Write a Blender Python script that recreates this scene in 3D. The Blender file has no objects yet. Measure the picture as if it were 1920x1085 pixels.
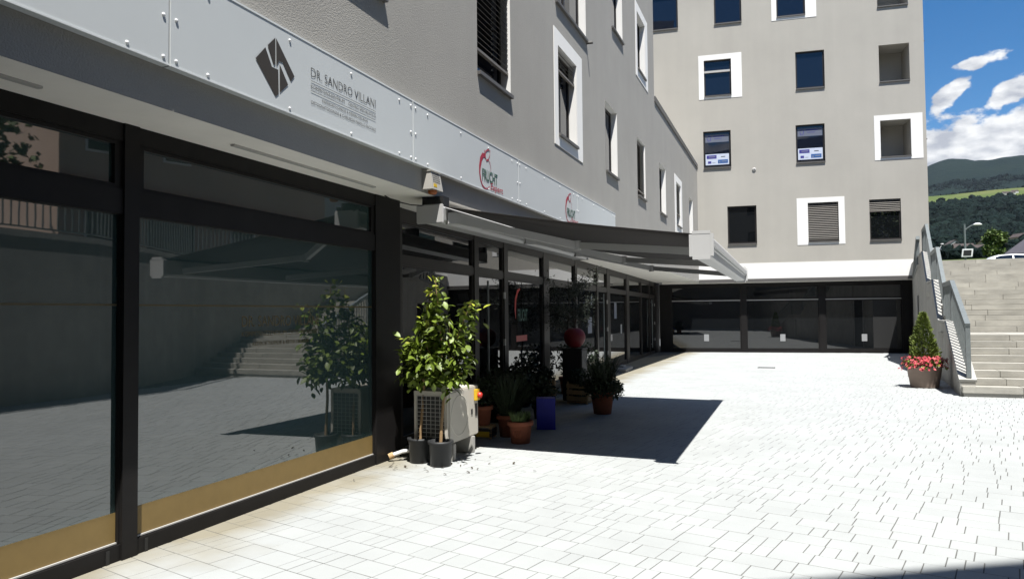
import bpy, bmesh, math, random
from mathutils import Vector, Matrix, noise

random.seed(7)
R = math.radians
C = bpy.context.scene.collection
sc = bpy.context.scene

# ------------------------------------------------------------------ camera
cd = bpy.data.cameras.new('camera')
cd.sensor_fit = 'HORIZONTAL'
cd.sensor_width = 36.0
cd.lens = 25.3125
cd.clip_start = 0.05
cd.clip_end = 30000
cam = bpy.data.objects.new('camera', cd)
cam.matrix_world = Matrix(((0.933716, 0.021053, 0.357395, 0), (0.357877, -0.027225, -0.933372, 0),
                           (-0.009921, 0.999408, -0.032955, 1.6), (0, 0, 0, 1)))
C.objects.link(cam)
sc.camera = cam

# ------------------------------------------------------------------ sky, sun, exposure
SUN = Vector((0.22, -0.34, 1.0)).normalized()
w = bpy.data.worlds.new('World')
sc.world = w
w.use_nodes = True
nt = w.node_tree
nt.nodes.clear()
L = nt.links.new


def nd(t, typ, **kw):
    n = t.nodes.new(typ)
    for k, v in kw.items():
        setattr(n, k, v)
    return n


def mth(t, op, a, b=None, c=None, clamp=False):
    n = t.nodes.new('ShaderNodeMath')
    n.operation = op
    n.use_clamp = clamp
    for i, v in enumerate((a, b, c)):
        if v is None:
            continue
        if isinstance(v, (int, float)):
            n.inputs[i].default_value = v
        else:
            t.links.new(v, n.inputs[i])
    return n.outputs[0]


sky = nd(nt, 'ShaderNodeTexSky', sky_type='NISHITA', sun_disc=False)
sky.sun_elevation = math.asin(SUN.z)
sky.sun_rotation = math.atan2(SUN.x, SUN.y)
sky.altitude = 900
sky.air_density = 1.0
sky.dust_density = 0.25
sky.ozone_density = 3.0
hs = nd(nt, 'ShaderNodeHueSaturation')
hs.inputs['Saturation'].default_value = 1.35
hs.inputs['Value'].default_value = 1.3
L(sky.outputs[0], hs.inputs['Color'])
tc = nd(nt, 'ShaderNodeTexCoord')
sep = nd(nt, 'ShaderNodeSeparateXYZ')
L(tc.outputs['Generated'], sep.inputs[0])
az = mth(nt, 'MULTIPLY', mth(nt, 'ARCTAN2', sep.outputs['X'], sep.outputs['Y']), 180 / math.pi)
el = mth(nt, 'MULTIPLY', mth(nt, 'ARCSINE', sep.outputs['Z']), 180 / math.pi)
# clouds: billows of noise, thick low down over the hills and loose higher up
mp = nd(nt, 'ShaderNodeMapping')
mp.inputs['Scale'].default_value = (1, 1, 1.5)
L(tc.outputs['Generated'], mp.inputs[0])
n1 = nd(nt, 'ShaderNodeTexNoise')
n1.inputs['Scale'].default_value = 34
n1.inputs['Detail'].default_value = 9
n1.inputs['Roughness'].default_value = 0.56
L(mp.outputs[0], n1.inputs['Vector'])
n2 = nd(nt, 'ShaderNodeTexNoise')
n2.inputs['Scale'].default_value = 4.2
n2.inputs['Detail'].default_value = 3
L(mp.outputs[0], n2.inputs['Vector'])


def blob(a0, e0, sa, se, rot=0.0):
    """soft elliptic cumulus seat round a compass direction, degrees"""
    da = mth(nt, 'SUBTRACT', az, a0)
    de = mth(nt, 'SUBTRACT', el, e0)
    c, s = math.cos(R(rot)), math.sin(R(rot))
    u = mth(nt, 'ADD', mth(nt, 'MULTIPLY', da, c / sa), mth(nt, 'MULTIPLY', de, s / sa))
    v = mth(nt, 'ADD', mth(nt, 'MULTIPLY', da, -s / se), mth(nt, 'MULTIPLY', de, c / se))
    q = mth(nt, 'ADD', mth(nt, 'MULTIPLY', u, u), mth(nt, 'MULTIPLY', v, v))
    return mth(nt, 'POWER', 2.718, mth(nt, 'MULTIPLY', q, -1.0))


seats = [(10.6, 14.3, 1.7, 0.75, 43), (12.6, 16.15, 2.0, 0.5, 9), (14.3, 13.9, 2.0, 0.95, 28)]
cov = None
for s_ in seats:
    b_ = blob(*s_)
    cov = b_ if cov is None else mth(nt, 'MAXIMUM', cov, b_)
# cumulus bank lying along the horizon all round
bank = mth(nt, 'SUBTRACT', 1.0, mth(nt, 'DIVIDE', mth(nt, 'SUBTRACT', el, 11.6), 2.3), clamp=True)
cov = mth(nt, 'MAXIMUM', cov, mth(nt, 'POWER', bank, 0.8))
wide = mth(nt, 'MULTIPLY', mth(nt, 'SUBTRACT', n2.outputs[0], 0.52), 3.0, clamp=True)
away = mth(nt, 'MULTIPLY', mth(nt, 'SUBTRACT', mth(nt, 'ABSOLUTE', mth(nt, 'SUBTRACT', az, 12)), 6.0), 0.1, clamp=True)
cov = mth(nt, 'MAXIMUM', cov, mth(nt, 'MULTIPLY', wide, away))
dens = mth(nt, 'ADD', cov, mth(nt, 'MULTIPLY', mth(nt, 'SUBTRACT', n1.outputs[0], 0.5), 1.7))
mask = nd(nt, 'ShaderNodeMapRange', interpolation_type='SMOOTHSTEP')
mask.inputs['From Min'].default_value = 0.40
mask.inputs['From Max'].default_value = 0.66
L(dens, mask.inputs[0])
shade = nd(nt, 'ShaderNodeTexNoise')
shade.inputs['Scale'].default_value = 26
shade.inputs['Detail'].default_value = 5
mp2 = nd(nt, 'ShaderNodeMapping')
mp2.inputs['Location'].default_value = (0.0, 0.0, 0.03)
mp2.inputs['Scale'].default_value = (1, 1, 2.2)
L(tc.outputs['Generated'], mp2.inputs[0])
L(mp2.outputs[0], shade.inputs['Vector'])
cr = nd(nt, 'ShaderNodeValToRGB')
cr.color_ramp.elements[0].position = 0.36
cr.color_ramp.elements[0].color = (5.2, 5.5, 6.2, 1)
cr.color_ramp.elements[1].position = 0.60
cr.color_ramp.elements[1].color = (10.2, 10.3, 10.4, 1)
L(shade.outputs[0], cr.inputs[0])
mx = nd(nt, 'ShaderNodeMix', data_type='RGBA')
L(mask.outputs[0], mx.inputs[0])
L(hs.outputs[0], mx.inputs[6])
L(cr.outputs[0], mx.inputs[7])
bg = nd(nt, 'ShaderNodeBackground')
bg.inputs['Strength'].default_value = 0.05
L(mx.outputs[2], bg.inputs[0])
wo = nd(nt, 'ShaderNodeOutputWorld')
L(bg.outputs[0], wo.inputs[0])

sd = bpy.data.lights.new('sun', 'SUN')
sd.energy = 5.0
sd.angle = R(0.5)
sd.color = (1.0, 0.975, 0.93)
so = bpy.data.objects.new('sun', sd)
so.rotation_euler = SUN.to_track_quat('Z', 'Y').to_euler()
so.location = (6, -10, 30)
C.objects.link(so)

sc.view_settings.view_transform = 'Standard'
sc.view_settings.look = 'None'
sc.view_settings.gamma = 1
sc.view_settings.use_curve_mapping = False
sc.view_settings.exposure = 1.0
sc.render.engine = 'CYCLES'
sc.cycles.use_denoising = True
sc.cycles.max_bounces = 8
sc.cycles.diffuse_bounces = 4
sc.cycles.glossy_bounces = 4
sc.cycles.transparent_max_bounces = 8
sc.cycles.caustics_reflective = False
sc.cycles.caustics_refractive = False


# ------------------------------------------------------------------ materials
def mat(name, col, rough=0.7, metal=0.0, var=0.0, vscale=3.0, bump=0.0, bscale=40.0, bdist=0.01, isl=0.0, spec=None,
        ior=None, stretch=None, speck=0.0, speckscale=300.0, col2=None, detail=5):
    m = bpy.data.materials.new(name)
    m.use_nodes = True
    t = m.node_tree
    b = t.nodes['Principled BSDF']
    b.inputs['Base Color'].default_value = (*col, 1)
    b.inputs['Roughness'].default_value = rough
    b.inputs['Metallic'].default_value = metal
    if spec is not None:
        b.inputs['Specular IOR Level'].default_value = spec
    if ior is not None:
        b.inputs['IOR'].default_value = ior
    geo = t.nodes.new('ShaderNodeNewGeometry')
    vec = geo.outputs['Position']
    if stretch:
        mpn = t.nodes.new('ShaderNodeMapping')
        mpn.inputs['Scale'].default_value = stretch
        t.links.new(vec, mpn.inputs[0])
        vec = mpn.outputs[0]
    cur = None
    if var or col2:
        n = t.nodes.new('ShaderNodeTexNoise')
        n.inputs['Scale'].default_value = vscale
        n.inputs['Detail'].default_value = detail
        n.inputs['Roughness'].default_value = 0.6
        t.links.new(vec, n.inputs['Vector'])
        r = t.nodes.new('ShaderNodeValToRGB')
        r.color_ramp.elements[0].position = 0.3
        r.color_ramp.elements[1].position = 0.7
        c2 = col2 if col2 else tuple(c * (1 + var) for c in col)
        c1 = col if col2 else tuple(c * (1 - var) for c in col)
        r.color_ramp.elements[0].color = (*c1, 1)
        r.color_ramp.elements[1].color = (*c2, 1)
        t.links.new(n.outputs[0], r.inputs[0])
        cur = r.outputs[0]
    if isl or speck:
        f = None
        if isl:
            oi = t.nodes.new('ShaderNodeObjectInfo')
            f = mth(t, 'ADD', mth(t, 'MULTIPLY', mth(t, 'FRACT', mth(t, 'ADD', geo.outputs['Random Per Island'], oi.outputs['Random'])), 2 * isl), 1 - isl)
        if speck:
            n = t.nodes.new('ShaderNodeTexNoise')
            n.inputs['Scale'].default_value = speckscale
            n.inputs['Detail'].default_value = 2
            t.links.new(geo.outputs['Position'], n.inputs['Vector'])
            g = mth(t, 'ADD', mth(t, 'MULTIPLY', n.outputs[0], 2 * speck), 1 - speck)
            f = g if f is None else mth(t, 'MULTIPLY', f, g)
        x = t.nodes.new('ShaderNodeMix')
        x.data_type = 'RGBA'
        x.blend_type = 'MULTIPLY'
        x.inputs[0].default_value = 1
        if cur is None:
            x.inputs[6].default_value = (*col, 1)
        else:
            t.links.new(cur, x.inputs[6])
        t.links.new(f, x.inputs[7])
        cur = x.outputs[2]
    if cur is not None:
        t.links.new(cur, b.inputs['Base Color'])
    if bump:
        n = t.nodes.new('ShaderNodeTexNoise')
        n.inputs['Scale'].default_value = bscale
        n.inputs['Detail'].default_value = 4
        t.links.new(geo.outputs['Position'], n.inputs['Vector'])
        bp = t.nodes.new('ShaderNodeBump')
        bp.inputs['Strength'].default_value = bump
        bp.inputs['Distance'].default_value = bdist
        t.links.new(n.outputs[0], bp.inputs['Height'])
        t.links.new(bp.outputs[0], b.inputs['Normal'])
    return m


M = {}


def streaks(m, amt):
    """faint vertical rain streaks and broad cloudy patches in a wall finish"""
    t = m.node_tree
    b = t.nodes['Principled BSDF']
    src = b.inputs['Base Color'].links[0].from_socket
    geo = t.nodes.new('ShaderNodeNewGeometry')
    f = None
    for sc_, k, det in (((2.6, 2.6, .16), 1.0, 6), ((.35, .35, .25), .9, 3)):
        mp_ = t.nodes.new('ShaderNodeMapping')
        mp_.inputs['Scale'].default_value = sc_
        t.links.new(geo.outputs['Position'], mp_.inputs[0])
        n = t.nodes.new('ShaderNodeTexNoise')
        n.inputs['Scale'].default_value = 1.0
        n.inputs['Detail'].default_value = det
        t.links.new(mp_.outputs[0], n.inputs['Vector'])
        g = mth(t, 'ADD', mth(t, 'MULTIPLY', mth(t, 'SUBTRACT', n.outputs[0], .5), 2 * amt * k), 1.0)
        f = g if f is None else mth(t, 'MULTIPLY', f, g)
    x = t.nodes.new('ShaderNodeMix')
    x.data_type = 'RGBA'
    x.blend_type = 'MULTIPLY'
    x.inputs[0].default_value = 1
    t.links.new(src, x.inputs[6])
    t.links.new(f, x.inputs[7])
    t.links.new(x.outputs[2], b.inputs['Base Color'])


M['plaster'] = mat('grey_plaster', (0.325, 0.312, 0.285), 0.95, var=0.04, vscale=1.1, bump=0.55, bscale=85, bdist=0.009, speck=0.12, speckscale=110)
M['plaster_pale'] = mat('grey_plaster_fine', (0.395, 0.376, 0.335), 0.95, var=0.05, vscale=0.5, bump=0.35, bscale=60, bdist=0.006, speck=0.05, speckscale=60)  # paler plaster with weaker grain than the office front
M['white'] = mat('white_plaster', (0.80, 0.79, 0.76), 0.9, var=0.02, vscale=2)
M['soffit'] = mat('soffit_render', (0.86, 0.83, 0.77), 0.95, var=0.04, vscale=2.5, bump=0.3, bscale=80, bdist=0.004)
M['fascia'] = mat('dark_fascia_render', (0.16, 0.15, 0.14), 0.95, var=0.05, vscale=3, bump=0.5, bscale=70, bdist=0.006)
M['frame'] = mat('anthracite_metal', (0.013, 0.012, 0.0118), 0.5, spec=0.15, var=0.12, vscale=6)
M['frame_bounce'] = mat('bounce_lit_metal', (0.026, 0.023, 0.021), 0.45, spec=0.3, var=0.1, vscale=5)  # lighter, browner copy of the frame metal; bounced light is in the colour
M['sill'] = mat('grey_sill_metal', (0.10, 0.095, 0.09), 0.5)
M['glass_film'] = mat('film_glass', (0.030, 0.050, 0.049), 0.018, ior=2.2, bump=0.02, bscale=1.1, bdist=0.02)
M['glass_dark'] = mat('dark_glass', (0.006, 0.007, 0.008), 0.01, ior=1.85, bump=0.02, bscale=0.9, bdist=0.02)
M['glass_sky'] = mat('upper_window_glass', (0.006, 0.009, 0.018), 0.01, ior=1.65, bump=0.05, bscale=1.3, bdist=0.02)
M['gold'] = mat('gold_film', (0.20, 0.135, 0.045), 0.6, var=0.06, vscale=9)
M['gold_dim'] = mat('gold_print', (0.085, 0.062, 0.022), 0.6)
M['sign'] = mat('sign_aluminium', (0.55, 0.575, 0.575), 0.55, var=0.02, vscale=1.5)
M['sign_edge'] = mat('sign_edge', (0.66, 0.68, 0.68), 0.5)
M['ink'] = mat('dark_ink', (0.035, 0.033, 0.033), 0.6)
M['logo'] = mat('logo_bronze', (0.045, 0.036, 0.025), 0.5)
M['red_ink'] = mat('red_ink', (0.38, 0.022, 0.05), 0.6)
M['green_ink'] = mat('green_ink', (0.012, 0.085, 0.055), 0.6)
M['screw'] = mat('screw_white', (0.75, 0.75, 0.75), 0.4)
M['awning_metal'] = mat('awning_white_metal', (0.46, 0.455, 0.445), 0.45)
M['awning_cap'] = mat('awning_cap_sunlit', (0.52, 0.52, 0.515), 0.45)  # paler than the awning metal: sunlight on the front caps put into the colour
M['fabric'] = mat('awning_cloth', (0.030, 0.025, 0.023), 0.95, var=0.08, vscale=14, bump=0.2, bscale=600, bdist=0.001)
M['paver'] = mat('granite_paver', (0.325, 0.338, 0.335), 0.85, var=0.06, vscale=0.9, isl=0.03, speck=0.22, speckscale=260, bump=0.25, bscale=300, bdist=0.002)
M['joint'] = mat('sand_joint', (0.105, 0.105, 0.098), 1.0, var=0.3, vscale=2)
M['step'] = mat('sandstone_step', (0.335, 0.322, 0.285), 0.9, var=0.16, vscale=2.2, isl=0.09, bump=0.3, bscale=50, bdist=0.004, stretch=(1, 1, 3), speck=0.12, speckscale=120)
M['concrete'] = mat('smooth_concrete', (0.33, 0.32, 0.295), 0.9, var=0.12, vscale=2.4, bump=0.2, bscale=60, bdist=0.003)
M['coping'] = mat('pale_coping', (0.36, 0.355, 0.33), 0.9, var=0.08, vscale=4)
M['galv'] = mat('galvanised_steel', (0.19, 0.21, 0.21), 0.5, metal=0.35, var=0.12, vscale=9)
M['asphalt'] = mat('asphalt', (0.06, 0.06, 0.06), 0.95, var=0.15, vscale=4)
M['terracotta'] = mat('terracotta', (0.30, 0.095, 0.05), 0.85, var=0.12, vscale=12)
M['blackpot'] = mat('black_plastic_pot', (0.018, 0.019, 0.02), 0.55, var=0.1, vscale=12)
M['soil'] = mat('soil', (0.05, 0.038, 0.025), 1.0, var=0.3, vscale=40, bump=0.6, bscale=120)
M['leaf'] = mat('lemon_leaf', (0.105, 0.150, 0.014), 0.5, isl=0.5, var=0.3, vscale=5)
M['leaf_young'] = mat('young_lemon_leaf', (0.25, 0.28, 0.03), 0.45, isl=0.25)
M['leaf_shaded'] = mat('shaded_leaf', (0.022, 0.038, 0.014), 0.65, isl=0.4)  # lowered below plain leaf green; deep awning shade is in the colour
M['leaf_olive'] = mat('olive_leaf', (0.02, 0.027, 0.015), 0.65, isl=0.35)
M['leaf_grass'] = mat('lavender_leaf', (0.10, 0.15, 0.05), 0.7, isl=0.35)
M['thuja'] = mat('thuja_green', (0.125, 0.165, 0.028), 0.75, isl=0.4, var=0.3, vscale=14)
M['bark'] = mat('young_bark', (0.26, 0.17, 0.085), 0.85, var=0.25, vscale=30)
M['bark_dark'] = mat('dark_bark', (0.05, 0.04, 0.03), 0.9)
M['flower'] = mat('begonia_petal', (0.36, 0.008, 0.028), 0.6, isl=0.45, col2=(0.58, 0.13, 0.14), vscale=22)
M['planter'] = mat('brown_planter', (0.235, 0.175, 0.14), 0.7, var=0.10, vscale=7)
M['ac'] = mat('ac_casing', (0.52, 0.49, 0.43), 0.5, var=0.03, vscale=4)
M['ac_dark'] = mat('ac_coil', (0.02, 0.02, 0.021), 0.6)
M['wire'] = mat('grille_wire', (0.42, 0.42, 0.39), 0.5)
M['orange'] = mat('orange_plastic', (0.72, 0.16, 0.02), 0.4)
M['amber'] = mat('amber_plastic', (0.34, 0.10, 0.025), 0.45)
M['red'] = mat('red_plastic', (0.55, 0.03, 0.02), 0.35)
M['yellow'] = mat('yellow_plastic', (0.65, 0.42, 0.02), 0.5)
M['blue'] = mat('blue_crate_plastic', (0.008, 0.014, 0.42), 0.45)
M['wood'] = mat('crate_wood', (0.42, 0.28, 0.14), 0.8, var=0.2, vscale=18, stretch=(1, 1, 8))
M['black'] = mat('black_board', (0.012, 0.012, 0.012), 0.6)
M['apple'] = mat('apple_red', (0.17, 0.007, 0.012), 0.6, var=0.2, vscale=5)
M['paper'] = mat('paper', (0.27, 0.275, 0.28), 0.8)
M['poster'] = mat('poster_white', (0.50, 0.55, 0.66), 0.6)
M['poster_grey'] = mat('poster_grey', (0.12, 0.135, 0.18), 0.5)
M['poster_navy'] = mat('poster_navy', (0.035, 0.03, 0.22), 0.5)
M['poster_blue'] = mat('poster_blue', (0.02, 0.09, 0.28), 0.5)
M['forest'] = mat('spruce_forest', (0.0042, 0.0092, 0.0090), 0.95, isl=0.45, spec=0.05, col2=(0.009, 0.0155, 0.0115), vscale=0.006, detail=9, bump=1.0, bscale=0.05, bdist=14)  # albedo kept very low: shade between the trees is mixed into the colour
M['meadow'] = mat('alpine_meadow', (0.055, 0.088, 0.02), 0.95, spec=0.1, col2=(0.105, 0.115, 0.04), vscale=0.008, detail=6)
M['turf'] = mat('turf', (0.075, 0.12, 0.03), 0.95, var=0.4, vscale=0.1)
M['tree_leaf'] = mat('tree_leaf', (0.075, 0.115, 0.02), 0.7, isl=0.45)
M['car_white'] = mat('white_car_paint', (0.80, 0.80, 0.80), 0.2)
M['tyre'] = mat('tyre_rubber', (0.02, 0.02, 0.02), 0.85)
M['house_wall'] = mat('house_render', (0.50, 0.36, 0.28), 0.9, var=0.08, vscale=0.6)
M['house_pale'] = mat('pale_house_render', (0.62, 0.60, 0.55), 0.9, var=0.06, vscale=0.6)
M['roof'] = mat('slate_roof', (0.085, 0.075, 0.085), 0.85, var=0.2, vscale=2)
M['roof_brown'] = mat('brown_roof_tiles', (0.055, 0.042, 0.038), 0.9, var=0.25, vscale=0.6)
M['behind'] = mat('opposite_render', (0.30, 0.28, 0.25), 0.95, var=0.05, vscale=0.6)
M['siren'] = mat('siren_casing', (0.36, 0.345, 0.31), 0.5)
M['iron'] = mat('cast_iron', (0.06, 0.06, 0.06), 0.6)


for k_, a_ in (('plaster', .05), ('plaster_pale', .06), ('concrete', .22), ('step', .16), ('soffit', .06), ('white', .03), ('paver', .05)):
    streaks(M[k_], a_)
# old damp stain along the foot of the shopfronts, broken up by noise
t_ = M['paver'].node_tree
b_ = t_.nodes['Principled BSDF']
src_ = b_.inputs['Base Color'].links[0].from_socket
g_ = t_.nodes.new('ShaderNodeNewGeometry')
s_ = t_.nodes.new('ShaderNodeSeparateXYZ')
t_.links.new(g_.outputs['Position'], s_.inputs[0])
n_ = t_.nodes.new('ShaderNodeTexNoise')
n_.inputs['Scale'].default_value = 1.6
n_.inputs['Detail'].default_value = 5
t_.links.new(g_.outputs['Position'], n_.inputs['Vector'])
d_ = mth(t_, 'SUBTRACT', -3.45, s_.outputs['X'])
f_ = mth(t_, 'ADD', mth(t_, 'MULTIPLY', d_, 1.6), mth(t_, 'MULTIPLY', mth(t_, 'SUBTRACT', n_.outputs[0], 0.52), 1.9), clamp=True)
x_ = t_.nodes.new('ShaderNodeMix')
x_.data_type = 'RGBA'
x_.blend_type = 'MULTIPLY'
t_.links.new(f_, x_.inputs[0])
t_.links.new(src_, x_.inputs[6])
x_.inputs[7].default_value = (0.66, 0.58, 0.44, 1)
t_.links.new(x_.outputs[2], b_.inputs['Base Color'])


# ------------------------------------------------------------------ helpers
class MB:
    """collects boxes, prisms and tubes, then links them as one mesh object"""

    def __init__(self, o=(0, 0, 0)):
        self.v, self.f, self.o = [], [], Vector(o)
        self.smooth = set()

    def add(self, vs, fs, smooth=False):
        n = len(self.v)
        self.v += [tuple(v) for v in vs]
        if smooth:
            self.smooth.update(range(len(self.f), len(self.f) + len(fs)))
        self.f += [tuple(i + n for i in f) for f in fs]
        return self

    def box(self, x0, x1, y0, y1, z0, z1, skip=''):
        vs = [(x0, y0, z0), (x1, y0, z0), (x1, y1, z0), (x0, y1, z0), (x0, y0, z1), (x1, y0, z1), (x1, y1, z1), (x0, y1, z1)]
        fs = {'b': (0, 3, 2, 1), 't': (4, 5, 6, 7), 'f': (0, 1, 5, 4), 'k': (2, 3, 7, 6), 'l': (3, 0, 4, 7), 'r': (1, 2, 6, 5)}
        return self.add(vs, [f for k, f in fs.items() if k not in skip])

    def cbox(self, x0, x1, y0, y1, z0, z1, c=0.004):
        """box with all edges chamfered"""
        bm = bmesh.new()
        bmesh.ops.create_cube(bm, size=1.0)
        for v in bm.verts:
            v.co = Vector((x0 + (v.co.x + .5) * (x1 - x0), y0 + (v.co.y + .5) * (y1 - y0), z0 + (v.co.z + .5) * (z1 - z0)))
        bmesh.ops.bevel(bm, geom=bm.edges[:], offset=c, segments=2, affect='EDGES')
        return self.bm(bm)

    def bm(self, bm, smooth=False):
        bm.verts.index_update()
        self.add([v.co[:] for v in bm.verts], [[v.index for v in f.verts] for f in bm.faces], smooth)
        bm.free()
        return self

    def quad(self, a, b, c, d):
        return self.add([a, b, c, d], [(0, 1, 2, 3)])

    def beam(self, a, b, wx, wz, up=(0, 0, 1)):
        """rectangular bar from a to b"""
        a, b = Vector(a), Vector(b)
        d = (b - a).normalized()
        s = d.cross(Vector(up)).normalized()
        u = s.cross(d)
        vs = []
        for p in (a, b):
            for i, j in ((-1, -1), (1, -1), (1, 1), (-1, 1)):
                vs.append(p + s * (i * wx / 2) + u * (j * wz / 2))
        return self.add(vs, [(0, 1, 2, 3), (7, 6, 5, 4), (0, 4, 5, 1), (1, 5, 6, 2), (2, 6, 7, 3), (3, 7, 4, 0)])

    def tube(self, pts, rad, n=8, cap=True):
        pts = [Vector(p) for p in pts]
        if not isinstance(rad, (list, tuple)):
            rad = [rad] * len(pts)
        vs, fs = [], []
        prev = None
        for i, p in enumerate(pts):
            d = (pts[min(i + 1, len(pts) - 1)] - pts[max(i - 1, 0)]).normalized()
            ref = prev if prev is not None else (Vector((1, 0, 0)) if abs(d.x) < .8 else Vector((0, 1, 0)))
            s = (ref - d * ref.dot(d)).normalized()
            prev = s
            u = d.cross(s)
            for k in range(n):
                a = 2 * math.pi * k / n
                vs.append(p + (s * math.cos(a) + u * math.sin(a)) * rad[i])
        for i in range(len(pts) - 1):
            for k in range(n):
                k2 = (k + 1) % n
                fs.append((i * n + k, i * n + k2, (i + 1) * n + k2, (i + 1) * n + k))
        self.add(vs, fs, True)
        if cap:
            m = len(pts) - 1
            self.add([vs[k] for k in range(n)], [tuple(reversed(range(n)))])
            self.add([vs[m * n + k] for k in range(n)], [tuple(range(n))])
        return self

    def lathe(self, prof, c=(0, 0, 0), n=24, sx=1.0, sy=1.0, cap=True):
        vs, fs = [], []
        for r, z in prof:
            for k in range(n):
                a = 2 * math.pi * k / n
                vs.append((c[0] + r * sx * math.cos(a), c[1] + r * sy * math.sin(a), c[2] + z))
        for i in range(len(prof) - 1):
            for k in range(n):
                k2 = (k + 1) % n
                fs.append((i * n + k, i * n + k2, (i + 1) * n + k2, (i + 1) * n + k))
        return self.add(vs, fs, True)

    def prism(self, poly, axis, a, b):
        """extrude a 2D polygon along an axis from a to b; poly in the two other axes (xyz order)"""
        n = len(poly)

        def put(p, t):
            return {'x': (t, p[0], p[1]), 'y': (p[0], t, p[1]), 'z': (p[0], p[1], t)}[axis]
        vs = [put(p, a) for p in poly] + [put(p, b) for p in poly]
        fs = [tuple(reversed(range(n))), tuple(range(n, 2 * n))]
        fs += [(i, (i + 1) % n, n + (i + 1) % n, n + i) for i in range(n)]
        return self.add(vs, fs)

    def build(self, name, m, parent=None, fix=True):
        me = bpy.data.meshes.new(name)
        o = self.o
        me.from_pydata([(v[0] - o.x, v[1] - o.y, v[2] - o.z) for v in self.v], [], self.f)
        if fix and len(self.f) < 6000:
            b = bmesh.new()
            b.from_mesh(me)
            bmesh.ops.recalc_face_normals(b, faces=b.faces[:])
            b.to_mesh(me)
            b.free()
        if self.smooth:
            me.polygons.foreach_set('use_smooth', [i in self.smooth for i in range(len(me.polygons))])
        me.materials.append(M[m] if isinstance(m, str) else m)
        ob = bpy.data.objects.new(name, me)
        C.objects.link(ob)
        if parent is not None:
            ob.parent = parent
        return ob


def thing(name, label, cat, loc=(0, 0, 0), rz=0.0, group=None):
    o = bpy.data.objects.new(name, None)
    o.empty_display_size = 0.3
    o.location = loc
    o.rotation_euler = (0, 0, rz)
    C.objects.link(o)
    o['label'] = label
    o['category'] = cat
    if group:
        o['group'] = group
    return o


def tag(o, label=None, cat=None, group=None, kind=None):
    if label:
        o['label'] = label
    if cat:
        o['category'] = cat
    if group:
        o['group'] = group
    if kind:
        o['kind'] = kind
    return o


def share(name, src, parent, loc, rot=(0, 0, 0), scale=(1, 1, 1), m=None):
    """another object on an existing mesh"""
    ob = bpy.data.objects.new(name, src)
    ob.location, ob.rotation_euler, ob.scale = loc, rot, scale
    ob.parent = parent
    C.objects.link(ob)
    return ob


def gz(y):
    """level of the paved court: falls gently towards the far shop"""
    return -0.0085 * max(0.0, y - 8.0)


def text_mesh(s, x0, x1, z0, z1, y, extr=0.0015, offset=0.0, shear=0.0):
    """flat lettering in the x-z plane facing -y, fitted to the box; returns an MB-ready (verts, faces)"""
    cu = bpy.data.curves.new('lettering', 'FONT')
    cu.body = s
    cu.offset = offset
    cu.shear = shear
    cu.resolution_u = 3
    ob = bpy.data.objects.new('lettering', cu)
    C.objects.link(ob)
    me = bpy.data.meshes.new_from_object(ob)
    xs = [v.co.x for v in me.vertices]
    ys = [v.co.y for v in me.vertices]
    ax, bx, ay, by = min(xs), max(xs), min(ys), max(ys)
    vs = [(x0 + (v.co.x - ax) / (bx - ax) * (x1 - x0), y, z0 + (v.co.y - ay) / (by - ay) * (z1 - z0)) for v in me.vertices]
    fs = [tuple(p.vertices) for p in me.polygons]
    bpy.data.objects.remove(ob)
    bpy.data.curves.remove(cu)
    bpy.data.meshes.remove(me)
    return vs, fs


def stroke(mb, pts, ws, y):
    """flat tapering stroke in the x-z plane"""
    n = len(pts)
    vs = []
    for i, (p, w_) in enumerate(zip(pts, ws)):
        a, b = pts[max(i - 1, 0)], pts[min(i + 1, n - 1)]
        dx, dz = b[0] - a[0], b[1] - a[1]
        l = math.hypot(dx, dz) or 1
        nx, nz = -dz / l * w_ / 2, dx / l * w_ / 2
        vs += [(p[0] + nx, y, p[1] + nz), (p[0] - nx, y, p[1] - nz)]
    mb.add(vs, [(2 * i, 2 * i + 1, 2 * i + 3, 2 * i + 2) for i in range(n - 1)])


def wall_holes(mb, x0, x1, z0, z1, holes, y=0.0):
    xs = sorted({x0, x1, *[h[0] for h in holes], *[h[1] for h in holes]})
    zs = sorted({z0, z1, *[h[2] for h in holes], *[h[3] for h in holes]})
    xs = [x for x in xs if x0 <= x <= x1]
    zs = [z for z in zs if z0 <= z <= z1]
    for i in range(len(xs) - 1):
        for j in range(len(zs) - 1):
            cx, cz = (xs[i] + xs[i + 1]) / 2, (zs[j] + zs[j + 1]) / 2
            if any(h[0] < cx < h[1] and h[2] < cz < h[3] for h in holes):
                continue
            mb.quad((xs[i], y, zs[j]), (xs[i + 1], y, zs[j]), (xs[i + 1], y, zs[j + 1]), (xs[i], y, zs[j + 1]))


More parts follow.
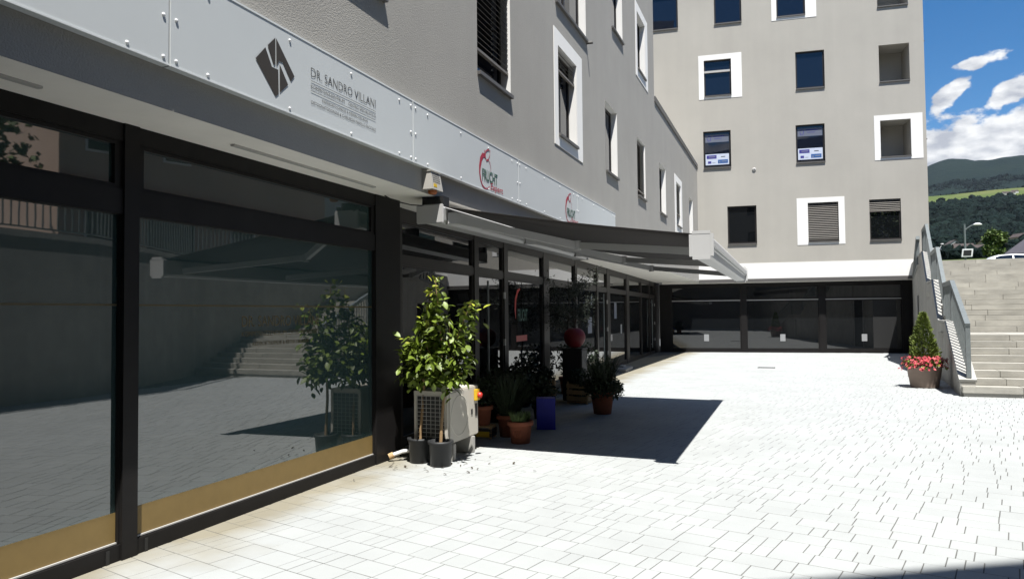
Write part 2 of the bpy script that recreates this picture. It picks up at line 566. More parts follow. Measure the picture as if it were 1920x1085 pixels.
# ------------------------------------------------------------------ windows (local frame: x along the wall, y into it)
def window(parent, x0, x1, z0, z1, depth=0.16, surround=None, blind=0.0, reveal='white', glass='glass_sky', loggia=0.0,
           label=None, rail=None, split=False):
    """one punched window: reveal, frame, pane, sill, blind, white surround"""
    mb = MB()
    d = loggia if loggia else depth
    # reveal lining the opening (four sides butt at the corners)
    mb.quad((x0, 0, z0), (x0, d, z0), (x0, d, z1), (x0, 0, z1))
    mb.quad((x1, d, z0), (x1, 0, z0), (x1, 0, z1), (x1, d, z1))
    mb.quad((x0, 0, z1), (x0, d, z1), (x1, d, z1), (x1, 0, z1))
    mb.quad((x0, d, z0), (x0, 0, z0), (x1, 0, z0), (x1, d, z0))
    if loggia:
        mb.quad((x0, d, z0), (x1, d, z0), (x1, d, z1), (x0, d, z1))
    win = mb.build('window', reveal, parent, fix=False)
    if label:
        win['label'] = label
    if surround:
        a, b, c, e = surround
        s = MB()
        t = -0.012
        for (p, q, r_, v) in ((a, x0, c, e), (x1, b, c, e), (x0, x1, c, z0), (x0, x1, z1, e)):
            s.box(p, q, t, -0.001, r_, v)
        s.build('surround', 'white', win)
    s = MB()
    s.box(x0 - 0.0, x1 + 0.0, -0.05, d * 0.55 if not loggia else 0.25, z0 - 0.035, z0 + 0.012)
    s.build('sill', 'sill', win)
    if loggia:
        return win
    fw = 0.06
    f_ = MB()
    y0, y1 = depth - 0.055, depth - 0.001
    z0f = z0 + 0.014
    f_.box(x0 + .001, x0 + fw, y0, y1, z0f, z1 - .001)
    f_.box(x1 - fw, x1 - .001, y0, y1, z0f, z1 - .001)
    f_.box(x0 + fw, x1 - fw, y0, y1, z0f, z0f + fw)
    f_.box(x0 + fw, x1 - fw, y0, y1, z1 - fw, z1 - .001)
    if split:
        xm = (x0 + x1) / 2
        f_.box(xm - .04, xm + .04, y0, y1, z0f + fw, z1 - fw)
    f_.build('window_frame', 'frame_bounce', win)
    p = MB()
    p.box(x0 + fw - .005, x1 - fw + .005, y0 + .02, y0 + .03, z0f + fw - .005, z1 - fw + .005)
    p.build('pane', glass, win)
    if blind:
        b = MB()
        zb = z1 - (z1 - z0) * blind
        z = z1 - 0.03
        while z > zb + 0.04:
            b.add([(x0 + .01, 0.03, z - .045), (x1 - .01, 0.03, z - .045), (x1 - .01, 0.075, z), (x0 + .01, 0.075, z),
                   (x0 + .01, 0.033, z - .048), (x1 - .01, 0.033, z - .048), (x1 - .01, 0.078, z - .003), (x0 + .01, 0.078, z - .003)],
                  [(0, 1, 2, 3), (7, 6, 5, 4), (0, 4, 5, 1), (1, 5, 6, 2), (2, 6, 7, 3), (3, 7, 4, 0)])
            z -= 0.075
        b.box(x0 + .008, x1 - .008, 0.03, 0.075, zb, zb + 0.035)
        o = b.build('blind', 'blind_grey', win)
        o['kind'] = 'stuff'
    if rail:
        b = MB()
        b.box(x0 + .01, x1 - .05, 0.02, 0.07, rail - .045, rail + .045)
        b.build('blind_rail', 'sill_light', win)
    return win


M['blind_grey'] = mat('blind_slats', (0.16, 0.145, 0.125), 0.5)
M['sill_light'] = mat('light_rail', (0.42, 0.41, 0.39), 0.5)

# ================================================================== SETTING
# ---- ground sheets
g = MB()
ys = [-30, -3, 8, 34, 40]
for a, b in zip(ys[:-1], ys[1:]):
    za, zb = gz(a) - 0.0022, gz(b) - 0.0022
    g.quad((-14, a, za), (12, a, za), (12, b, zb), (-14, b, zb))
gr = g.build('ground', 'joint', fix=False)
tag(gr, 'sandy bed under the pale courtyard paving', kind='structure')

# ---- paving: rows of granite pavers laid at a slant to the shopfronts
PA = R(-14.0)
e1 = Vector((math.cos(PA), math.sin(PA)))
e2 = Vector((-math.sin(PA), math.cos(PA)))
ROW = 0.21
cells = []
rp = random.Random(3)
for row in range(-40, 190):
    t = row * ROW
    s = -12.0 + rp.uniform(0, .3)
    while s < 12:
        k = rp.random()
        ln = 0.26 if k < .40 else (0.18 if k < .68 else 0.10)
        c_ = e1 * (s + ln / 2) + e2 * (t + ROW / 2)
        s += ln
        x, y = c_
        if y < -3 or y > 33.6 or x < -5.9 or x > 7.2:
            continue
        if x > 4.6 + max(0, y - 4) * .07 + .2 and y < 16:
            continue
        if y > 16.25 and x > 3.2 + (y - 16.1) * .1:
            continue
        if x < -4.3 and y < 7.3:
            continue
        cells.append((x, y, ln))


def paver_verts(ln, wd, h=0.04, ch=0.0018, gap=0.0034):
    a, b = ln / 2 - gap, wd / 2 - gap
    vs = []
    for z, k in ((-h, 0), (-ch, 0), (0, ch)):
        vs += [(-a + k, -b + k, z), (a - k, -b + k, z), (a - k, b - k, z), (-a + k, b - k, z)]
    fs = [(8, 9, 10, 11)]
    for r_ in (0, 4):
        for i in range(4):
            j = (i + 1) % 4
            fs.append((r_ + i, r_ + j, r_ + 4 + j, r_ + 4 + i))
    return vs, fs


Minv = cam.matrix_world.inverted()


def in_frame(p):
    q = Minv @ Vector(p)
    if q.z > -0.3:
        return None
    fx, fy = q.x / -q.z * 25.3125 / 18, q.y / -q.z * 25.3125 / 18
    return -q.z if abs(fx) < 1.0 and abs(fy) < 0.565 else None


paving = bpy.data.objects.new('paving', None)
C.objects.link(paving)
tag(paving, 'pale granite pavers of the sunlit courtyard', kind='structure')
scored = []
for c_ in cells:
    d_ = in_frame((c_[0], c_[1], 0))
    own = d_ is not None and not (c_[0] < -4.0 and c_[1] < 7)
    scored.append((c_[2] / d_ ** 2 * (0.5 if c_[2] < .15 else 1) if own else 0.0, c_))
scored.sort(key=lambda q: -q[0])
pm = {}
for ln in (0.26, 0.18, 0.10):
    me = bpy.data.meshes.new('paver')
    vs, fs = paver_verts(ln, ROW)
    me.from_pydata(vs, [], fs)
    me.materials.append(M['paver'])
    pm[ln] = me
rest = MB()
rest.v, rest.f = [], []
for i, (sc_, (x, y, ln)) in enumerate(scored):
    dz = rp.uniform(-0.0007, 0.0007)
    tx, ty = rp.uniform(-.0025, .0025), rp.uniform(-.0025, .0025)
    rz = PA + rp.uniform(-.006, .006)
    if i < 300:
        share('paver', pm[ln], paving, (x, y, gz(y) + dz), (tx, ty, rz))
    else:
        vs, fs = paver_verts(ln, ROW)
        c, s = math.cos(rz), math.sin(rz)
        rest.add([(x + a * c - b * s, y + a * s + b * c, gz(y) + dz + h_ + a * tx + b * ty) for a, b, h_ in vs], fs)
ob = rest.build('pavers', 'paver', paving, fix=False)
ob['kind'] = 'stuff'

# ================================================================== LEFT BUILDING
XU = -3.62
LB = thing('office_building', 'long grey rendered office block with dark shopfronts along the left side', 'building', (XU, 0, 0), R(90))
ROW1 = (4.67, 6.21)
ROW2 = (8.10, 9.64)
wins = [
    dict(x0=4.87, x1=6.04, z=ROW1, label='office window above the clinic sign'),
    dict(x0=8.30, x1=9.48, z=ROW1, blind=.80),
    dict(x0=11.75, x1=12.92, z=ROW1, blind=.26, surround=(11.53, 13.30, 4.46, 6.47), split=True),
    dict(x0=15.22, x1=16.38, z=ROW1, blind=0, split=True),
    dict(x0=18.75, x1=19.90, z=ROW1, blind=.9),
    dict(x0=22.26, x1=23.50, z=ROW1, split=True),
    dict(x0=25.80, x1=26.98, z=ROW1, blind=.72, surround=(25.45, 27.3, 4.38, 6.44)),
    dict(x0=29.40, x1=30.6, z=ROW1),
    dict(x0=1.40, x1=2.57, z=ROW1),
    dict(x0=4.87, x1=6.04, z=ROW2), dict(x0=8.30, x1=9.48, z=ROW2),
    dict(x0=11.66, x1=13.68, z=(6.96, 9.64), split=True),
    dict(x0=15.95, x1=17.13, z=ROW2), dict(x0=18.95, x1=20.10, z=ROW2, surround=(18.74, 20.48, 7.86, 9.87)),
    dict(x0=15.3, x1=16.45, z=(11.5, 13.1)), dict(x0=18.95, x1=20.1, z=(11.5, 13.1)), dict(x0=11.7, x1=12.9, z=(11.5, 13.1)),
]
mb = MB()
holes = [(q['x0'], q['x1'], *q['z']) for q in wins]
wall_holes(mb, -14, 21.55, 2.9, 19.0, [h for h in holes if h[0] < 21.5])
wall_holes(mb, 21.55, 32.45, 2.9, 8.05, [h for h in holes if h[0] > 21.5])
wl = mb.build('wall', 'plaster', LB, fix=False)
mb = MB()
mb.quad((-14, 12, 19), (-14, 0, 19), (21.55, 0, 19), (21.55, 12, 19))
mb.quad((21.55, 0, 8.05), (21.55, 12, 8.05), (21.55, 12, 19), (21.55, 0, 19))
mb.quad((-14, 12, 0), (-14, 0, 0), (-14, 0, 19), (-14, 12, 19))
mb.quad((21.55, 12, 8.05), (21.55, 0, 8.05), (32.45, 0, 8.05), (32.45, 12, 8.05))
mb.quad((-14, 12, 0), (-14, 12, 19), (33, 12, 19), (33, 12, 0))
mb.build('roof_and_ends', 'plaster_pale', LB, fix=False)
mb = MB()
mb.box(21.56, 32.44, -0.035, 0.3, 7.90, 8.07)
mb.build('parapet_cap', 'sill', LB)
mb = MB()
mb.box(-14, 32.4, 0.002, 3.0, 2.9, 2.96, skip='f')
mb.build('soffit', 'soffit', LB)
for a, b in ((4.3, 6.3), (0.8, 2.8), (9.0, 11.0)):
    mb = MB()
    mb.box(a, b, 0.26, 0.30, 2.885, 2.899)
    mb.build('soffit_light', 'sill_light', LB)
for q in wins:
    z = q.pop('z')
    x0, x1 = q.pop('x0'), q.pop('x1')
    window(LB, x0, x1, z[0], z[1], depth=0.2, **q)
# drain spout of the tall stair window
mb = MB()
mb.tube([(13.72, 0.05, 6.93), (13.72, -0.13, 6.92)], 0.025, 10)
mb.build('drain_spout', 'sill', LB)


def shop_bay(parent, x0, x1, y, zb, zt, zbase, tr, loc=None, rot=0.0, frame='frame', pane='glass_film', fw=0.05, gold=False, door=None):
    """one glazed bay: slender frame, lower and upper pane, transom; local x along the front"""
    f_ = MB()
    f_.box(x0, x1, y, y + .08, zb, zbase)
    f_.box(x0, x1, y, y + .08, tr[0], tr[1])
    f_.box(x0, x1, y, y + .08, zt, 2.899)
    for a, b in ((zbase, tr[0]), (tr[1], zt)):
        if gold:
            fw = .008 if a == zbase else .055
        f_.box(x0, x0 + fw, y + .012, y + .075, a, b)
        f_.box(x1 - fw, x1, y + .012, y + .075, a, b)
        f_.box(x0 + fw, x1 - fw, y + .012, y + .075, a, a + fw * .5)
        f_.box(x0 + fw, x1 - fw, y + .012, y + .075, b - fw * .5, b)
    o = f_.build('shop_door' if door else 'shop_window', frame, parent)
    if loc:
        o.location = loc
        o.rotation_euler = (0, 0, rot)
    for a, b in ((zbase, tr[0]), (tr[1], zt)):
        p = MB()
        p.box(x0 + .01, x1 - .01, y + .04, y + .05, a + .005, b - .005)
        p.build('pane', pane, o)
    if gold:
        fw = .01
        p = MB()
        p.box(x0 + fw, x1 - fw, y + .036, y + .0395, zbase + fw * .5 + .01, 0.312)
        p.build('gold_band', 'gold', o)
        p = MB()
        p.box(x0 + fw, x1 - fw, y + .022, y + .04, zbase + fw * .5, zbase + fw * .5 + .009)
        p.build('glazing_bead', 'sill_light', o)
        p = MB()
        p.box(x0 + fw, x1 - fw, y + .0375, y + .0395, 1.675, 1.688)
        p.build('gold_line', 'gold_dim', o)
    if door is not None:
        h = MB()
        h.tube([(door, y - .055, zb + .35), (door, y - .055, 2.12)], 0.017, 10)
        for zz in (zb + .5, 2.0):
            h.tube([(door, y + .02, zz), (door, y - .05, zz)], 0.011, 8)
        h.build('handle', 'galv', o)
        for zz in (0.35, 1.05, 1.85):
            h = MB()
            h.box(x1 - .03, x1 + .03, y - .02, y + .011, zz, zz + .11)
            h.build('hinge', 'sill_light', o)
    return o


# clinic front: posts flush, panes with a gold film band along the bottom
yA = 0.52
for x0, x1 in ((-2.55, 0.45), (0.57, 3.55), (3.67, 6.70)):
    sw = shop_bay(LB, x0, x1, yA, -0.02, 2.78, 0.105, (2.29, 2.46), gold=True, fw=0.05)
    if x0 > 3:
        for s_, a, b, c, d in (('DR. SANDRO VILLANI', 4.72, 5.75, 1.51, 1.60), ('KOMPETENZZENTRUM', 4.72, 5.28, 1.43, 1.47),
                               ('CENTRO SPECIALISTICO', 5.3, 5.75, 1.43, 1.47), ('KIEFERORTHOPÄDIE & KIEFERCHIRURGIE', 4.85, 5.6, 1.35, 1.39)):
            p = MB()
            p.add(*text_mesh(s_, a, b, c, d, yA + .0385))
            p.build('gold_lettering', 'gold_dim', sw, fix=False)
for a, b in ((0.45, 0.57), (3.55, 3.67)):
    mb = MB()
    mb.box(a, b, yA - .015, yA + .09, -.02, 2.899)
    mb.build('post', 'frame', LB)
mb = MB()
mb.box(6.70, 7.22, yA - .01, 0.95, -.02, 2.899)
mb.build('column', 'frame', LB)
# joint clips in the base rail beside the post
for a in (3.44, 3.74):
    mb = MB()
    mb.box(a, a + .025, yA - .006, yA + .002, 0.0, 0.09)
    mb.build('base_clip', 'black', LB)
# fruit shop front, set back and slightly skewed
gl_loc, gl_rot = (8.0, 0.78, 0), R(2.577)
bays = [(-.3, 2.12, None), (2.3, 3.52, 2.58), (3.72, 6.0, None), (6.42, 8.8, None), (9.0, 11.36, None), (11.55, 12.84, 12.05),
        (13.3, 16.3, None), (16.85, 19.75, None), (19.85, 22.2, None), (22.3, 23.74, 22.5)]
SB = []
for x0, x1, dr in bays:
    SB.append(shop_bay(LB, x0, x1, 0.0, gz(8 + x0) - .06, 2.74, gz(8 + x0) + .09, (2.2, 2.31), loc=gl_loc, rot=gl_rot, frame='frame_bounce',
                       pane='glass_dark', fw=0.045, door=dr))
for a, b in ((-.8, -.3), (2.12, 2.3), (3.52, 3.72), (6.0, 6.42), (8.8, 9.0), (11.36, 11.55), (12.84, 13.3), (16.3, 16.85), (19.75, 19.85),
             (22.2, 22.3), (23.74, 25.4)):
    mb = MB()
    mb.box(a, b, -0.01, 0.1, gz(8 + a) - .1, 2.899)
    o = mb.build('post', 'frame_bounce' if b < 24 else 'frame', LB)
    o.location, o.rotation_euler = gl_loc, (0, 0, gl_rot)
# paper notices and prints on the fruit shop glass
for x, z, w_, h_, m_ in ((1.75, 1.25, .2, .28, 'poster_grey'), (10.35, 1.05, .5, .42, 'poster_grey'), (10.75, 1.75, .16, .3, 'poster_grey'), (14.2, 1.4, .4, .5, 'poster_grey'),
                         (15.3, .9, .25, .3, 'paper')):
    i = next(k for k, b in enumerate(bays) if b[0] <= x <= b[1])
    mb = MB()
    mb.box(x, x + w_, 0.036, 0.0395, z, z + h_)
    mb.build('notice', m_, SB[i])
mb = MB()
stroke(mb, [(4.55, 2.05), (4.4, 2.0), (4.28, 1.85), (4.25, 1.65), (4.28, 1.5)], [.03, .07, .09, .07, .02], 0.038)
mb.build('red_print', 'red', SB[2], fix=False)
mb = MB()
mb.add(*text_mesh('FRUCHT', 4.4, 5.0, 1.45, 1.68, 0.038, offset=.02))
mb.build('green_print', 'green_ink', SB[2], fix=False)
mb = MB()
mb.box(4.3, 4.95, 0.036, 0.039, 1.08, 1.19)
mb.build('red_print', 'red', SB[2])

# ================================================================== BACK BUILDING
SK = 0.1100516558675003
BBP = Vector((XU, 32.43, 0))
BB = thing('shop_building', 'tall pale grey building closing the court with white framed windows', 'building', BBP, SK)
bw = [
    dict(x0=-1.92, x1=-.71, z=(14.23, 15.83)), dict(x0=.85, x1=2.0, z=(14.23, 15.83)),
    dict(x0=3.44, x1=4.6, z=(14.25, 15.85), surround=(3.23, 5.04, 14.1, 16.1)), dict(x0=7.41, x1=8.57, z=(14.23, 15.83), loggia=1.2, reveal='plaster_pale'),
    dict(x0=.37, x1=1.52, z=(11.05, 12.65), surround=(.14, 1.96, 10.92, 12.88), rail=12.14), dict(x0=4.16, x1=5.31, z=(11.05, 12.65)),
    dict(x0=7.42, x1=8.57, z=(11.06, 12.6), loggia=1.2, reveal='plaster_pale'),
    dict(x0=.29, x1=1.45, z=(7.88, 9.5)), dict(x0=4.11, x1=5.26, z=(7.88, 9.5)),
    dict(x0=7.40, x1=8.55, z=(7.92, 9.44), loggia=1.2, reveal='plaster_pale', surround=(7.17, 8.99, 7.79, 9.66)),
    dict(x0=1.25, x1=2.45, z=(4.5, 6.15), glass='glass_dark'), dict(x0=4.52, x1=5.72, z=(4.5, 6.15), surround=(4.08, 5.96, 4.37, 6.36), blind=.96),
    dict(x0=6.91, x1=8.1, z=(4.48, 6.17), blind=.30, glass='glass_dark'),
]
mb = MB()
wall_holes(mb, -12, 9.12, 3.65, 20.0, [(q['x0'], q['x1'], *q['z']) for q in bw])
mb.build('wall', 'plaster_pale', BB, fix=False)
mb = MB()
mb.quad((9.12, 0, 3.2), (9.12, 11, 3.2), (9.12, 11, 20), (9.12, 0, 20))
mb.quad((-12, 0, 20), (9.12, 0, 20), (9.12, 11, 20), (-12, 11, 20))
mb.quad((9.12, 11, 0), (-12, 11, 0), (-12, 11, 20), (9.12, 11, 20))
mb.quad((9.12, 0.92, 0), (9.12, 11, 0), (9.12, 11, 3.2), (9.12, .92, 3.2))
mb.build('roof_and_ends', 'plaster_pale', BB, fix=False)
mb = MB()
mb.box(0.0, 9.12, -0.012, 0.3, 2.98, 3.65)
mb.build('white_band', 'white', BB)
mb = MB()
mb.box(0.0, 8.5, -0.03, 0.06, 2.84, 2.98)
mb.build('drip_rail', 'sill', BB)
mb = MB()
mb.box(-1.6, 9.12, 0.061, 1.0, 2.82, 2.9)
mb.build('soffit', 'soffit', BB)
mb = MB()
mb.box(8.64, 9.12, 0.3, 0.92, -.4, 2.82)
mb.build('corner_pier', 'frame', BB)
for a in (9.13,):
    for zz in (12.7, 8.6):
        mb = MB()
        mb.box(a, a + .1, 0.3, 0.36, zz, zz + .05)
        mb.build('wall_hook', 'iron', BB)
for q in bw:
    z = q.pop('z')
    x0, x1 = q.pop('x0'), q.pop('x1')
    wn = window(BB, x0, x1, z[0], z[1], depth=0.13, **({'reveal': 'plaster_pale'} | q))
    if z[0] == 7.88:
        # company posters stuck on the pane
        yp = 0.13 - .035 - .004
        xa, xb = x0 + .085, x1 - .085
        for nm, m_, a, b, c, d in (('poster', 'poster', xa, xb, 8.02, 8.50), ('banner', 'poster_grey', xa, xb, 9.02, 9.36)):
            p = MB()
            p.box(a, b, yp, yp + .003, c, d)
            p.build(nm, m_, wn)
        for m_, a, b, c, d in (('poster_navy', .05, .47, .28, .43), ('poster_blue', .53, .95, .06, .22), ('poster_navy', .10, .24, .07, .17)):
            p = MB()
            W_ = xb - xa
            p.box(xa + a * W_, xa + b * W_, yp - .003, yp - .0005, 8.02 + c, 8.02 + d)
            p.build('company_logo', m_, wn)
        p = MB()
        W_ = xb - xa
        stroke(p, [(xa + .10 * W_, 9.25), (xa + .17 * W_, 9.31), (xa + .25 * W_, 9.26), (xa + .22 * W_, 9.1), (xa + .12 * W_, 9.08), (xa + .10 * W_, 9.2)], [.025] * 6, yp - .001)
        p.box(xa + .33 * W_, xa + .82 * W_, yp - .002, yp - .0005, 9.255, 9.295)
        p.box(xa + .38 * W_, xa + .7 * W_, yp - .002, yp - .0005, 9.17, 9.19)
        p.build('banner_print', 'poster_navy', wn)
        p = MB()
        p.box(xa + .14 * W_, xa + .42 * W_, yp - .005, yp - .0035, 8.365, 8.388)
        p.box(xa + .68 * W_, xa + .90 * W_, yp - .005, yp - .0035, 8.15, 8.175)
        p.add([(xa + .58 * W_, yp - .005, 8.11), (xa + .63 * W_, yp - .005, 8.11), (xa + .605 * W_, yp - .005, 8.20)], [(0, 1, 2)])
        p.build('logo_print', 'paper', wn)
        p = MB()
        p.box(xa + .66 * W_, xa + .84 * W_, yp - .003, yp - .0005, 8.355, 8.385)
        p.box(xa + .28 * W_, xa + .42 * W_, yp - .003, yp - .0005, 8.11, 8.12)
        p.build('small_print', 'ink', wn)
mb = MB()
mb.lathe([(0.03, -.03), (0.075, -.03), (0.085, 0)], n=18)
o = mb.build('vent_ring', 'sill_light', BB)
o.location, o.rotation_euler = (2.39, 0, 7.7), (R(-90), 0, 0)
# flower pots on the upper window sills inside
yG = 0.5
zf = gz(33) - .08
for x0, x1 in ((-1.23, 1.76), (1.97, 4.95), (5.18, 8.17)):
    sw = shop_bay(BB, x0, x1, yG, zf, 2.66, gz(33) + .16, (2.04, 2.115), frame='frame', pane='glass_dark', fw=.05)
    p = MB()
    p.box(x0 + .03, x1 - .03, yG - .006, yG - .001, 2.05, 2.085)
    p.build('transom_rail', 'sill_light', sw)
    xc = {-1.23: .17, 1.97: 3.36, 5.18: 6.6}[x0]
    p = MB()
    p.box(xc, xc + .21, yG + .036, yG + .0395, .28, .58)
    p.build('notice', 'paper', sw)
for a, b in ((-1.75, -1.23), (1.76, 1.97), (4.95, 5.18), (8.17, 8.64)):
    mb = MB()
    mb.box(a, b, yG - .012, yG + .1, zf, 2.82)
    mb.build('post', 'frame', BB)
# dark shop door inside the right hand bay
mb = MB()
mb.box(7.05, 7.95, yG + .03, yG + .039, gz(33) + .2, 2.0)
mb.build('inner_door', 'black', BB)

# ================================================================== SIGN BOARDS
def sign_board(x0, x1, label):
    t = thing('sign_board', label, 'sign', (XU, x0, 0), R(90), group='sign boards on the office block')
    mb = MB()
    mb.cbox(0, x1 - x0, -.06, -.002, 3.155, 3.80, .003)
    mb.build('panel', 'sign', t)
    mb = MB()
    mb.box(0, x1 - x0, -.064, -.0605, 3.786, 3.799)
    mb.box(0, x1 - x0, -.064, -.0605, 3.156, 3.168)
    mb.build('edge_trim', 'sign_edge', t)
    pts = []
    w_ = x1 - x0
    for x in (0.045, w_ - .045):
        pts += [(x, z) for z in (3.20, 3.46, 3.73)]
    x = .31
    while x < w_ - .2:
        pts += [(x, 3.195), (x, 3.725)]
        x += .84
    mb = MB()
    mb.lathe([(0.0, .009), (.007, .0085), (.0115, .006), (.012, 0.0)], n=10)
    src = mb.build('screw', 'screw', t)
    src.rotation_euler = (R(90), 0, 0)
    src.location = (pts[0][0], -.0605, pts[0][1])
    for x, z in pts[1:]:
        share('screw', src.data, t, (x, -.0605, z), (R(90), 0, 0))
    return t


sb0 = sign_board(0.24, 3.375, 'blank grey sign board nearest the viewer, left of the clinic sign')
sb1 = sign_board(3.385, 6.495, 'grey sign board with dark split diamond logo and clinic lettering')
sb2 = sign_board(6.505, 9.60, 'grey sign board with the fully visible red apple logo above the siren')
sb3 = sign_board(9.61, 12.70, 'grey sign board whose red apple logo is cut by the awning edge')
sb4 = sign_board(12.71, 15.8, 'blank far grey sign board running out behind the awning')
yS = -.0635
o1 = -3.385


def shift(pts, dx):
    return [(x + dx, z) for x, z in pts]


# split diamond emblem
mb = MB()
left = [(4.15, 3.46), (4.255, 3.575), (4.325, 3.452), (4.375, 3.462), (4.40, 3.487), (4.41, 3.275), (4.37, 3.24)]
for poly in (
        [(4.15, 3.46), (4.255, 3.575), (4.328, 3.452), (4.398, 3.452), (4.404, 3.27), (4.37, 3.24)],
        [(4.28, 3.60), (4.364, 3.685), (4.366, 3.485), (4.350, 3.470)],
        [(4.374, 3.685), (4.59, 3.46), (4.548, 3.408), (4.452, 3.524), (4.41, 3.524), (4.378, 3.47)],
        [(4.415, 3.50), (4.514, 3.372), (4.416, 3.282)]):
    n = len(poly)
    mb.add([(x + o1, yS, z) for x, z in poly], [tuple(range(n))])
mb.build('diamond_logo', 'logo', sb1, fix=False)
for s_, a, b, c, d, off in (('DR. SANDRO VILLANI', 4.80, 5.775, 3.525, 3.60, -.012), ('KOMPETENZZENTRUM', 4.80, 5.27, 3.432, 3.462, -.004),
                            ('CENTRO SPECIALISTICO', 5.33, 5.775, 3.432, 3.462, -.004),
                            ('KIEFERORTHOPÄDIE & KIEFERCHIRURGIE', 4.95, 5.64, 3.356, 3.386, -.004),
                            ('ORTOGNATODONZIA & CHIRURGIA MAXILLO-FACCIALE', 4.80, 5.775, 3.303, 3.331, -.004)):
    mb = MB()
    mb.add(*text_mesh(s_, a + o1, b + o1, c, d, yS, offset=off))
    mb.build('lettering', 'ink', sb1, fix=False)['kind'] = 'stuff'
mb = MB()
for z in (3.490, 3.408):
    mb.box(4.8 + o1, 5.775 + o1, yS - .001, yS, z, z + .003)
mb.build('rule_lines', 'ink', sb1)


def apple_logo(parent, x):
    mb = MB()
    # body outline: heavy crescent at the left, hairline at the right
    stroke(mb, shift([(8.385, 3.575), (8.36, 3.605), (8.31, 3.60), (8.25, 3.54), (8.21, 3.44), (8.205, 3.36), (8.23, 3.28), (8.29, 3.21), (8.37, 3.185), (8.45, 3.195), (8.52, 3.235)], x),
           [.012, .05, .062, .066, .05, .036, .028, .022, .018, .014, .010], yS)
    stroke(mb, shift([(8.43, 3.555), (8.47, 3.575), (8.53, 3.55), (8.565, 3.49), (8.57, 3.43)], x), [.012, .012, .010, .009, .008], yS)
    # leaf and stem
    stroke(mb, shift([(8.43, 3.545), (8.385, 3.60), (8.40, 3.66), (8.47, 3.70), (8.545, 3.70), (8.53, 3.63), (8.48, 3.57), (8.43, 3.545)], x), [.012, .014, .02, .022, .012, .012, .012, .014], yS - .0006)
    stroke(mb, shift([(8.405, 3.57), (8.375, 3.62), (8.365, 3.675)], x), [.012, .018, .022], yS - .0012)
    mb.build('apple_logo', 'red_ink', parent, fix=False)
    mb = MB()
    mb.add(*text_mesh('FRUCHT', 8.28 + x, 8.79 + x, 3.285, 3.43, yS - .0018, offset=.014))
    mb.build('lettering', 'green_ink', parent, fix=False)['kind'] = 'stuff'
    mb = MB()
    mb.add(*text_mesh('Expert', 8.55 + x, 8.98 + x, 3.17, 3.285, yS - .0018, shear=.12, offset=.008))
    mb.build('lettering', 'red_ink', parent, fix=False)['kind'] = 'stuff'


apple_logo(sb2, -6.505)
apple_logo(sb3, 3.73 - 9.61)

# ---- alarm siren
t = thing('alarm_siren', 'cream alarm siren box with orange strobe under the sign boards', 'siren', (XU, 6.74, 2.93), R(90))
mb = MB()
mb.add([(0.05, -.13, 0), (.30, -.13, 0), (.30, 0, 0), (0.05, 0, 0), (.07, -.10, .19), (.285, -.10, .19), (.285, 0, .19), (.07, 0, .19)],
       [(0, 3, 2, 1), (4, 5, 6, 7), (0, 1, 5, 4), (1, 2, 6, 5), (2, 3, 7, 6), (3, 0, 4, 7)])
mb.build('casing', 'siren', t)
mb = MB()
mb.box(.06, .295, -.11, 0, .191, .203)
mb.build('lid', 'siren', t)
mb = MB()
for i in range(6):
    for j in range(5):
        x, z = .095 + i * .028, .075 + j * .022
        y = -.13 + .03 * z / .19 - .0015
        mb.box(x, x + .014, y - .0005, y + .001, z, z + .012)
mb.build('sound_holes', 'black', t)
mb = MB()
y = -.127 + .03 * .04 / .19
mb.box(.09, .16, y - .008, y - .004, .025, .06)
mb.build('sticker', 'yellow', t)
mb = MB()
mb.lathe([(.05, 0), (.05, -.025), (.038, -.04), (0, -.045)], (.17, -.07, -.001), 16)
mb.build('strobe', 'amber', t)

# ================================================================== AWNING
AO = (-3.62, 7.05, 2.7)
AW = thing('awning', 'extended dark brown folding arm awning with white arms over the fruit shop', 'awning', AO)
Y0, Y1 = 7.04, 13.16
mb = MB(AO)
mb.prism([(-3.80, 2.65), (-3.77, 2.61), (-3.54, 2.595), (-3.50, 2.63), (-3.49, 2.76), (-3.53, 2.79), (-3.78, 2.79), (-3.80, 2.77)], 'y', Y0, Y1)
cas = mb.build('cassette', 'awning_metal', AW)
for y in (7.0, 9.6, 13.0):
    mb = MB(AO)
    mb.box(-3.78, -3.52, y + .1, y + .25, 2.79, 2.899)
    mb.build('bracket', 'black', AW)
for a, b in ((Y0 - .025, Y0 - .001), (Y1 + .001, Y1 + .025)):
    mb = MB(AO)
    mb.cbox(-3.81, -3.48, a, b, 2.59, 2.80, .01)
    mb.build('end_cap', 'awning_metal', AW)
# cloth with a slight belly between cassette and front bar
mb = MB(AO)
nx, ny = 14, 16
vs, fs = [], []
for i in range(nx + 1):
    u = i / nx
    for j in range(ny + 1):
        v = j / ny
        x = -3.50 + u * (-.83 + 3.50)
        z = 2.775 + u * (2.345 - 2.775) - .035 * math.sin(math.pi * u) * (0.6 + .4 * math.sin(math.pi * v))
        vs.append((x, Y0 + .05 + v * (Y1 - Y0 - .1), z))
for i in range(nx):
    for j in range(ny):
        a = i * (ny + 1) + j
        fs.append((a, a + 1, a + ny + 2, a + ny + 1))
mb.add(vs, fs, True)
cl = mb.build('cloth', 'fabric', AW, fix=False)
so_ = cl.modifiers.new('thickness', 'SOLIDIFY')
so_.thickness = 0.004
